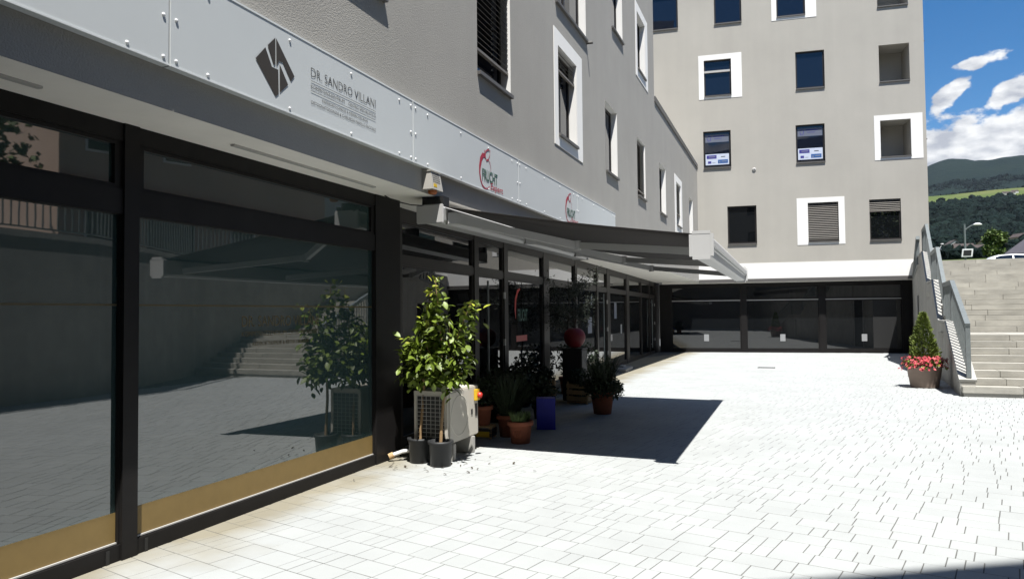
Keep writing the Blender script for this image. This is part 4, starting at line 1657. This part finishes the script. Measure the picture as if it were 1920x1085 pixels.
# ================================================================== UPPER STREET, RETAINING WALL, FENCE (seen mirrored in the shopfronts)
ZS = RISE * 24
us = MB()
wallp = [(4.6, -2.2), (4.6, 4), (5.1, 11), (7.36, 15.9), (7.36, YT)]
poly = wallp + [(rail_x(YT) + .1, YT), (rail_x(30), 30), (5.40, 33.5), (6.6, 46), (60, 46), (60, -2.2)]
us.prism([(p[0], p[1]) for p in poly], 'z', ZS - .25, ZS)
o = us.build('upper_street', 'asphalt')
tag(o, 'asphalt street level above the stairs', kind='structure')
RW = thing('retaining_wall', 'shaded grey retaining wall along the right side of the court', 'wall', (4.6, 4, 0))
for k, (a, b) in enumerate(zip(wallp[:-1], wallp[1:])):
    a, b = Vector((*a, 0)), Vector((*b, 0))
    d = (b - a).normalized()
    nn = Vector((d.y, -d.x, 0)) * .28
    mb = MB((4.6, 4, 0))
    pl = [a, b, b + nn, a + nn]
    vs = [(p.x, p.y, -.3) for p in pl] + [(p.x, p.y, ZS + .12) for p in pl]
    mb.add(vs, [(3, 2, 1, 0), (4, 5, 6, 7), (0, 1, 5, 4), (1, 2, 6, 5), (2, 3, 7, 6), (3, 0, 4, 7)])
    mb.build('wall_section', 'concrete', RW)
FE = thing('street_fence', 'steel bar fence on top of the retaining wall', 'fence', (4.74, 4, ZS + .12))
fp = [Vector((4.74, 0, ZS + .12)), Vector((4.74, 4, ZS + .12)), Vector((5.24, 11, ZS + .12)), Vector((7.5, 15.9, ZS + .12)), Vector((7.5, YT - .2, ZS + .12))]
fb = None
for a, b in zip(fp[:-1], fp[1:]):
    mb = MB((4.74, 4, ZS + .12))
    up = Vector((0, 0, 1))
    mb.beam(a + up * 1.02, b + up * 1.02, .06, .05)
    mb.build('handrail', 'galv', FE)
    mb = MB((4.74, 4, ZS + .12))
    mb.beam(a + up * .08, b + up * .08, .04, .03)
    mb.build('lower_rail', 'galv', FE)
    n = int((b - a).length / .16)
    for k in range(n):
        p = a.lerp(b, (k + .5) / n) - Vector((4.74, 4, ZS + .12))
        if fb is None:
            mb = MB()
            mb.box(-.012, .012, -.012, .012, .09, 1.0)
            fb = mb.build('bar', 'galv', FE)
            fb.location = p
        else:
            share('bar', fb.data, FE, p)


def tree(name, label, loc, h, rad, seed, n=2600, leaf=.16, group=None, trunk=.16, m='tree_leaf', base=.25):
    q = random.Random(seed)
    t = thing(name, label, 'tree', loc, group=group)
    mb = MB()
    mb.tube([(0, 0, -.1), (q.uniform(-.1, .1), 0, h * .35), (0, q.uniform(-.1, .1), h * .75)], [trunk, trunk * .7, trunk * .25], 8)
    lobes = []
    for k in range(11):
        a = q.uniform(0, 6.283)
        z = h * q.uniform(base + .08, .93)
        fall = 1 - max(0, (z / h - .5)) * 1.5
        r_ = rad * q.uniform(.25, .75) * fall
        c = Vector((math.cos(a) * r_, math.sin(a) * r_, z))
        lobes.append((c, rad * q.uniform(.32, .5) * (fall * .5 + .5)))
        mb.tube([(0, 0, z * .6), c * .6 + Vector((0, 0, z * .3)), c], [trunk * .35, trunk * .2, .02], 5)
    mb.build('trunk', 'bark_dark', t)
    mb = MB()
    for _ in range(n):
        c, r_ = q.choice(lobes)
        d = Vector((q.gauss(0, 1), q.gauss(0, 1), q.gauss(0, 1))).normalized() * (q.random() ** .4) * r_
        p = c + Vector((d.x, d.y, d.z * 1.15))
        ax = Vector((q.gauss(0, 1), q.gauss(0, 1), q.gauss(-.2, .7))).normalized()
        s = ax.cross(Vector((q.gauss(0, 1), q.gauss(0, 1), q.gauss(0, 1)))).normalized()
        l_ = leaf * q.uniform(.7, 1.4)
        mb.add([p, p + ax * l_ * .5 + s * l_ * .35, p + ax * l_, p + ax * l_ * .5 - s * l_ * .35], [(0, 1, 2, 3)])
    o = mb.build('crown', m, t, fix=False)
    o['kind'] = 'stuff'
    return t


def house(name, label, loc, rz, wx, wy, hw, hr, wallm, roofm, floors=2, cols=3, cat='house', arch=False, group=None):
    t = thing(name, label, cat, loc, rz, group=group)
    mb = MB()
    mb.box(-wx / 2, wx / 2, -wy / 2, wy / 2, -1.5, hw)
    mb.add([(-wx / 2, -wy / 2, hw), (-wx / 2, wy / 2, hw), (-wx / 2, 0, hw + hr - .12)], [(0, 1, 2)])
    mb.add([(wx / 2, -wy / 2, hw), (wx / 2, wy / 2, hw), (wx / 2, 0, hw + hr - .12)], [(0, 1, 2)])
    mb.build('wall', wallm, t)
    mb = MB()
    e = .5
    k = hr / (wy / 2)
    for sgn in (-1, 1):
        y0 = sgn * (wy / 2 + e)
        z0 = hw - e * k
        vs = [(-wx / 2 - e, y0, z0), (wx / 2 + e, y0, z0), (wx / 2 + e, 0, hw + hr), (-wx / 2 - e, 0, hw + hr)]
        mb.add(vs + [(a, b, c + .16) for a, b, c in vs], [(0, 1, 2, 3), (7, 6, 5, 4), (0, 4, 5, 1), (1, 5, 6, 2), (2, 6, 7, 3), (3, 7, 4, 0)])
    mb.build('roof', roofm, t)
    for fl in range(floors):
        z = .9 + fl * (hw / floors)
        for c in range(cols):
            for sgn in (-1, 1):
                x = -wx / 2 + (c + .5) * wx / cols
                mb = MB()
                mb.box(x - .55, x + .55, sgn * wy / 2 - .03, sgn * wy / 2 + .03, z - .05, z + 1.45)
                o = mb.build('window', 'white', t)
                mb = MB()
                mb.box(x - .47, x + .47, sgn * wy / 2 - .05, sgn * wy / 2 + .05, z + .03, z + 1.37)
                mb.build('pane', 'glass_dark', o)
    if arch:
        mb = MB()
        pts = [(-.9, 0)] + [(-.9 * math.cos(a * math.pi / 10), 1.7 + .9 * math.sin(a * math.pi / 10)) for a in range(11)] + [(.9, 0)]
        mb.prism([(p[0] + 1.6, p[1]) for p in pts], 'y', -wy / 2 - .06, -wy / 2 + .02)
        mb.build('arched_door', 'bark_dark', t)
    return t


house('town_house', 'rose rendered town house across the upper street', (17.5, 24, ZS), R(-72), 11, 9, 7.0, 2.6, 'house_wall', 'roof_brown', 2, 4, arch=True)
house('town_house', 'pale rendered town house farther up the upper street', (21, 38, ZS), R(-75), 10, 9, 8.0, 2.8, 'house_pale', 'roof_brown', 3, 3)
for i, (x, y, h, r_) in enumerate(((13.2, 8.5, 8, 3.0), (14.2, 14.0, 9, 3.2), (12.5, 3.5, 7.5, 2.8))):
    tree('street_tree', ['leafy street tree, middle of three beside the bar fence', 'leafy street tree nearest the rose town house', 'leafy street tree nearest the viewer by the bar fence'][i],
         (x, y, ZS), h, r_, 40 + i, 2600, .3, 'street trees beyond the fence')

# the block behind the viewer that shades the front of the court
BH = thing('apartment_block', 'tall dull rendered block behind the viewer shading the front paving', 'building', (3.55, -.77, 0), R(31.2))
mb = MB()
mb.box(-7.3, 11, -9, 0, -.2, 16)
mb.build('wall', 'behind', BH)
for fl in range(4):
    for k in range(5):
        x, z = -6 + k * 3.4, 3.8 + fl * 3.1
        mb = MB()
        mb.box(x, x + 1.2, -.02, .03, z, z + 1.6)
        o = mb.build('window', 'frame', BH)
        mb = MB()
        mb.box(x + .07, x + 1.13, .031, .036, z + .07, z + 1.53)
        mb.build('pane', 'glass_sky', o)

# ================================================================== THINGS ON THE UPPER STREET
# street lamp
t = thing('street_lamp', 'grey street lamp with curved arm at the head of the stairs', 'lamp', (11.6, 58, ZS - .1))
mb = MB()
mb.tube([(0, 0, 0), (0, 0, 4.45)], [.085, .06], 12)
mb.build('pole', 'galv', t)
mb = MB()
mb.tube([(0, 0, 4.0), (.14, 0, 4.15), (.4, 0, 4.33), (.72, 0, 4.42)], [.035, .035, .03, .03], 8)
mb.build('arm', 'galv', t)
mb = MB()
mb.lathe([(.0, .10), (.10, .09), (.2, .02), (.24, -.03), (.20, -.05), (0, -.06)], (.78, 0, 4.40), 16, 1.25, .8)
mb.build('lamp_head', 'screw', t)
# traffic mirror on the lamp pole
t = thing('traffic_mirror', 'square dark sign plate with white rim on the street lamp pole', 'sign', (11.72, 57.85, ZS + 2.05))
mb = MB()
mb.cbox(-.36, .30, -.03, .03, 0, .56, .02)
o = mb.build('rim', 'screw', t)
mb = MB()
mb.box(-.27, .21, -.04, -.031, .09, .47)
mb.build('plate', 'black', t)
for v in t.children:
    for q in v.data.vertices:
        q.co.x += .12 * (q.co.z - .25)

# car
CA = thing('parked_car', 'white parked estate car showing its roof above the stair head', 'car', (15.25, 60, 3.86), R(4))
sec = [(-2.15, .55, .75), (-2.1, .95, .78), (-1.75, 1.38, .66), (-1.35, 1.50, .62), (-.3, 1.56, .62), (.5, 1.48, .62), (1.05, 1.08, .70), (1.95, .90, .76), (2.2, .6, .74)]
mb = MB()
vs, fs = [], []
n = len(sec)
for x, zt, hw in sec:
    vs += [(x, -.86, .25), (x, -.88, .6), (x, -.86 if zt > .95 else -hw, min(zt, .92)), (x, -hw, zt - .03), (x, -hw * .5, zt), (x, hw * .5, zt), (x, hw, zt - .03), (x, .86 if zt > .95 else hw, min(zt, .92)), (x, .88, .6), (x, .86, .25)]
for i in range(n - 1):
    for k in range(9):
        fs.append((i * 10 + k, i * 10 + k + 1, (i + 1) * 10 + k + 1, (i + 1) * 10 + k))
    fs.append((i * 10 + 9, i * 10, (i + 1) * 10, (i + 1) * 10 + 9))
fs += [tuple(range(10)), tuple(reversed(range((n - 1) * 10, n * 10)))]
mb.add(vs, fs, True)
mb.build('body', 'car_white', CA)
for sgn in (-1, 1):
    for xs in (((-1.75, .98), (-1.62, 1.32), (-1.3, 1.42), (-.62, 1.46), (-.62, .98)), ((-.52, .98), (-.52, 1.47), (.4, 1.38), (.85, 1.02), (.8, .98))):
        mb = MB()
        pl = [(x, sgn * (.875 - (z - .92) * .40), z) for x, z in xs]
        mb.add(pl + [(a, b - sgn * .03, c) for a, b, c in pl], [tuple(range(5)), tuple(range(9, 4, -1))] + [(i, (i + 1) % 5, 5 + (i + 1) % 5, 5 + i) for i in range(5)])
        mb.build('side_window', 'glass_dark', CA)
    for x in (-1.35, 1.4):
        mb = MB()
        mb.tube([(x, sgn * .70, .31), (x, sgn * .89, .31)], .31, 18)
        wh = mb.build('wheel', 'tyre', CA)
        mb = MB()
        mb.tube([(x, sgn * .885, .31), (x, sgn * .9, .31)], .19, 14)
        mb.build('rim', 'galv', wh)
    mb = MB()
    mb.beam((-1.2, sgn * .55, 1.56), (.2, sgn * .55, 1.57), .03, .03)
    mb.build('roof_rail', 'frame', CA)
mb = MB()
mb.box(2.15, 2.21, -.7, -.4, .62, .75)
mb.build('headlight', 'screw', CA)
mb = MB()
mb.box(2.15, 2.21, .4, .7, .62, .75)
mb.build('headlight', 'screw', CA)

# parked motor scooter at the corner of the building
SCO = (5.95, 36.8, ZS + .05)
t = thing('motor_scooter', 'dark motor scooter with white headset half hidden by the stair railing', 'scooter', SCO, R(-62))
mb = MB()
for x in (-.62, .62):
    pts = [(x + .2 * math.cos(k * math.pi / 10), 0, .25 + .2 * math.sin(k * math.pi / 10)) for k in range(21)]
    mb.tube(pts, .05, 6, cap=False)
mb.build('wheels', 'tyre', t)
mb = MB()
mb.tube([(-.85, 0, .62), (-.55, 0, .66), (-.2, 0, .5), (.15, 0, .33), (.45, 0, .45), (.5, 0, .8)], [.08, .17, .18, .12, .10, .08], 12)
mb.build('body', 'black', t)
mb = MB()
mb.tube([(-.7, 0, .80), (-.4, 0, .84), (-.1, 0, .80)], [.07, .10, .08], 10)
mb.build('seat', 'black', t)
mb = MB()
mb.tube([(.56, 0, .55), (.5, 0, .85), (.44, 0, 1.08)], [.12, .12, .09], 10)
mb.build('front_shield', 'screw', t)
mb = MB()
mb.tube([(.36, -.34, 1.06), (.44, 0, 1.1), (.36, .34, 1.06)], .02, 8)
mb.build('handlebar', 'screw', t)
for sgn in (-1, 1):
    mb = MB()
    mb.tube([(.42, sgn * .2, 1.08), (.44, sgn * .3, 1.25)], .01, 6)
    mb.lathe([(0, -.03), (.06, -.02), (.06, .02), (0, .03)], (.44, sgn * .32, 1.29), 10)
    mb.build('mirror', 'screw', t)
mb = MB()
mb.lathe([(0, .23), (.08, .20), (.13, .12), (.14, .03), (.12, 0), (0, 0)], (-.35, 0, .93), 14)
tg = mb.build('top_box', 'screw', t)

# conifer-like street tree and the dark gabled roof at the right
tree('street_tree', 'olive green street tree behind the white parked car', (16.6, 72, ZS - .3), 6.0, 1.4, 77, 4200, .26, trunk=.12, base=.1)
house('far_house', 'dark roofed house at the right beyond the white car', (26.4, 88, ZS - .5), R(90), 12, 9, 4.3, 3.6, 'roof', 'roof', 1, 2)

# ================================================================== HILLS
def hill_z(r, a):
    """terrain height by distance and compass angle (degrees clockwise from +y)"""
    def st(x, x0, x1):
        t_ = min(1, max(0, (x - x0) / (x1 - x0)))
        return t_ * t_ * (3 - 2 * t_)
    w1 = 1 + .03 * math.sin(R(a * 3.1 + 20)) + .02 * math.sin(R(a * 7.7))
    z = 3.05 + .85 * st(r, 46, 60)
    z += (st(r, 75, 260) * 11 + st(r, 200, 1000) * 56 + st(r, 950, 2000) * 150) * w1
    z += max(0, min(1, (r - 2000) / 600)) * 128
    # high mountain, summit line drawn by a few waves
    crest = 950 + 100 * math.sin(R((a - 9.0) * 9)) + 60 * math.sin(R(a * 21 + 30))
    if 5 < a < 40:
        k = st(a, 8.0, 11.0)
        crest = 950 + 128 * k + 14 * math.sin(R(a * 60)) - 15 * math.cos(R((a - 12.5) * 75))
    crest *= 1 - .0125 * max(-3, min(6, a - 11.5))
    z += st(r, 3000, 6400) * (crest - 349) - st(r, 6400, 9500) * 500
    if r > 150:
        n_ = noise.fractal(Vector((r * math.sin(R(a)) / 420, r * math.cos(R(a)) / 420, 3.1)), 1.0, 2.0, 5)
        z += n_ * min(9, (r - 150) * .005) * (1 + 3 * st(r, 2800, 5000))
    return z


radii = [44, 60, 75, 90, 110, 135, 165, 200, 250, 310, 380, 460, 560, 680, 820, 960, 1060, 1180, 1320, 1480, 1650, 1820, 1950, 2030, 2120, 2250, 2400, 2550, 2700,
         2950, 3300, 3700, 4100, 4500, 4900, 5300, 5650, 5950, 6200, 6400, 6600, 7000, 7800, 9500]
angs = [a for a in range(-180, 0, 6)] + [0, 2, 4, 5, 6] + [6.5 + .25 * k for k in range(62)] + [22 + 2 * k for k in range(7)] + list(range(36, 180, 6))
kinds = {'meadow': [], 'forest': []}
HV = []
for r_ in radii:
    for a in angs:
        HV.append((r_ * math.sin(R(a)), r_ * math.cos(R(a)), hill_z(r_, a)))
NA = len(angs)
HF = {'meadow': [], 'forest': []}
for i in range(len(radii) - 1):
    for j in range(NA):
        j2 = (j + 1) % NA
        rm = (radii[i] + radii[i + 1]) / 2
        a = angs[j]
        edge = 70 * math.sin(R(a * 40)) + 40 * math.sin(R(a * 97))
        fld = rm < 1010 + edge * 1.2 or 1990 + edge * 1.5 < rm < 2680 + edge
        HF['meadow' if fld else 'forest'].append((i * NA + j, i * NA + j2, (i + 1) * NA + j2, (i + 1) * NA + j))
hm = bpy.data.meshes.new('hills')
hm.from_pydata(HV, [], HF['meadow'] + HF['forest'])
hm.materials.append(M['meadow'])
hm.materials.append(M['forest'])
nm = len(HF['meadow'])
hm.polygons.foreach_set('material_index', [0 if k < nm else 1 for k in range(len(hm.polygons))])
hm.polygons.foreach_set('use_smooth', [True] * len(hm.polygons))
ho = bpy.data.objects.new('hills', hm)
C.objects.link(ho)
tag(ho, 'green valley slopes and wooded mountain behind the street', kind='structure')


def spruce(mb, x, y, z, h, q):
    r_ = h * q.uniform(.17, .26)
    n = 6
    a0 = q.uniform(0, 6)
    for (zb, zt, k) in ((0.05, .62, 1.0), (.38, 1.0, .62)):
        base = [(x + r_ * k * math.cos(a0 + i * 6.283 / n) * q.uniform(.8, 1.15), y + r_ * k * math.sin(a0 + i * 6.283 / n) * q.uniform(.8, 1.15), z + h * zb) for i in range(n)]
        mb.add(base + [(x, y, z + h * zt)], [(i, (i + 1) % n, n) for i in range(n)])


def broad(mb, x, y, z, h, q):
    """round crowned far tree: a lumpy ball of a few facets"""
    bm = bmesh.new()
    bmesh.ops.create_icosphere(bm, subdivisions=1, radius=h * .5)
    for v in bm.verts:
        v.co *= q.uniform(.75, 1.2)
        v.co += Vector((x, y, z + h * .5))
    mb.bm(bm)


q = random.Random(31)
for nm_, r0, r1, cnt, lab in (('spruce_wood', 1000, 2010, 11000, 'dark spruce wood covering the lower hillside'), ('mountain_wood', 2720, 4600, 9000, 'dark wood on the foot of the mountain')):
    mb = MB()
    for _ in range(cnt):
        a = q.uniform(7.5, 18.5)
        r_ = math.sqrt(q.uniform(r0 ** 2, r1 ** 2))
        edge = 70 * math.sin(R(a * 40)) + 40 * math.sin(R(a * 97))
        if nm_ == 'spruce_wood' and not (1010 + edge * 1.2 < r_ < 1985 + edge * 1.5):
            continue
        x, y = r_ * math.sin(R(a)), r_ * math.cos(R(a))
        (spruce if q.random() < .7 else broad)(mb, x, y, hill_z(r_, a) - 2, q.uniform(9, 20), q)
    o = mb.build(nm_, 'forest', fix=False)
    tag(o, lab, kind='stuff')
ORD = ['first', 'second', 'third', 'fourth', 'fifth', 'sixth', 'seventh', 'eighth', 'ninth', 'tenth', 'eleventh']
# single trees along the meadow hedge
for k in range(11):
    a = 10.0 + k * .38 + q.uniform(-.1, .1)
    r_ = 2330 + q.uniform(-60, 60)
    z = hill_z(r_, a)
    t = thing('meadow_tree', f'{ORD[k]} dark tree from the left in the hedge line across the high meadow', 'tree', (r_ * math.sin(R(a)), r_ * math.cos(R(a)), z), group='hedge trees on the high meadow')
    mb = MB()
    for _ in range(5):
        broad(mb, q.uniform(-8, 8), q.uniform(-6, 6), -1, q.uniform(10, 17), q)
    mb.build('crown', 'forest', t)
    mb = MB()
    mb.tube([(0, 0, -2), (0, 0, 5)], .5, 6)
    mb.build('trunk', 'bark_dark', t)
for k, (a, r_) in enumerate(((13.9, 2420), (14.15, 2440), (13.65, 2430))):
    house('farm_house', ['white farm house, middle of the row on the high meadow', 'white farm house, right end of the row on the high meadow', 'white farm house, left end of the row on the high meadow'][k],
          (r_ * math.sin(R(a)), r_ * math.cos(R(a)), hill_z(r_, a)), R(-10 + 8 * k), 16 if k else 24, 9, 5, 4, 'house_pale', 'roof_brown', 1, 3, group='farm on the high meadow')
vil = [(11.2, 480), (11.9, 440), (12.5, 520), (13.0, 600), (13.4, 470), (10.6, 560), (14.3, 640)]
vl = ['brown roofed village house left of the lamp, middle distance', 'village house just behind the dark sign plate', 'pale village house right of the lamp pole', 'farther pale village house right of the lamp',
      'village house behind the olive green street tree', 'village house close to the building corner', 'small far village house above the white car']
for k, (a, r_) in enumerate(vil):
    house('village_house', vl[k], (r_ * math.sin(R(a)), r_ * math.cos(R(a)), hill_z(r_, a)), R(20 * k), 9, 7, 3.6, 2.6, 'house_pale' if k % 2 else 'house_wall', 'roof_brown', 1, 2, group='village houses in the valley')
mb = MB()
for _ in range(900):
    a = q.uniform(7.5, 18)
    r_ = 260 + 720 * q.random() ** .7
    broad(mb, r_ * math.sin(R(a)), r_ * math.cos(R(a)), hill_z(r_, a) - 1, q.uniform(3.0, 7.5), q)
o = mb.build('valley_bushes', 'forest', fix=False)
tag(o, 'dark bushes and orchard trees on the valley floor', kind='stuff')

# ------------------------------------------------------------------ valley air
hb = MB()
hb.box(-9700, 9700, -9700, 9700, -1.5, 1300)
hz_ = hb.build('haze', 'screw')
tag(hz_, 'thin blue summer haze filling the valley', kind='stuff')
hzm = bpy.data.materials.new('valley_haze')
hzm.use_nodes = True
hzm.node_tree.nodes.clear()
pv = hzm.node_tree.nodes.new('ShaderNodeVolumePrincipled')
pv.inputs['Color'].default_value = (0.72, 0.84, 1.0, 1)
pv.inputs['Density'].default_value = 0.000013
ov = hzm.node_tree.nodes.new('ShaderNodeOutputMaterial')
hzm.node_tree.links.new(pv.outputs[0], ov.inputs['Volume'])
hz_.data.materials[0] = hzm
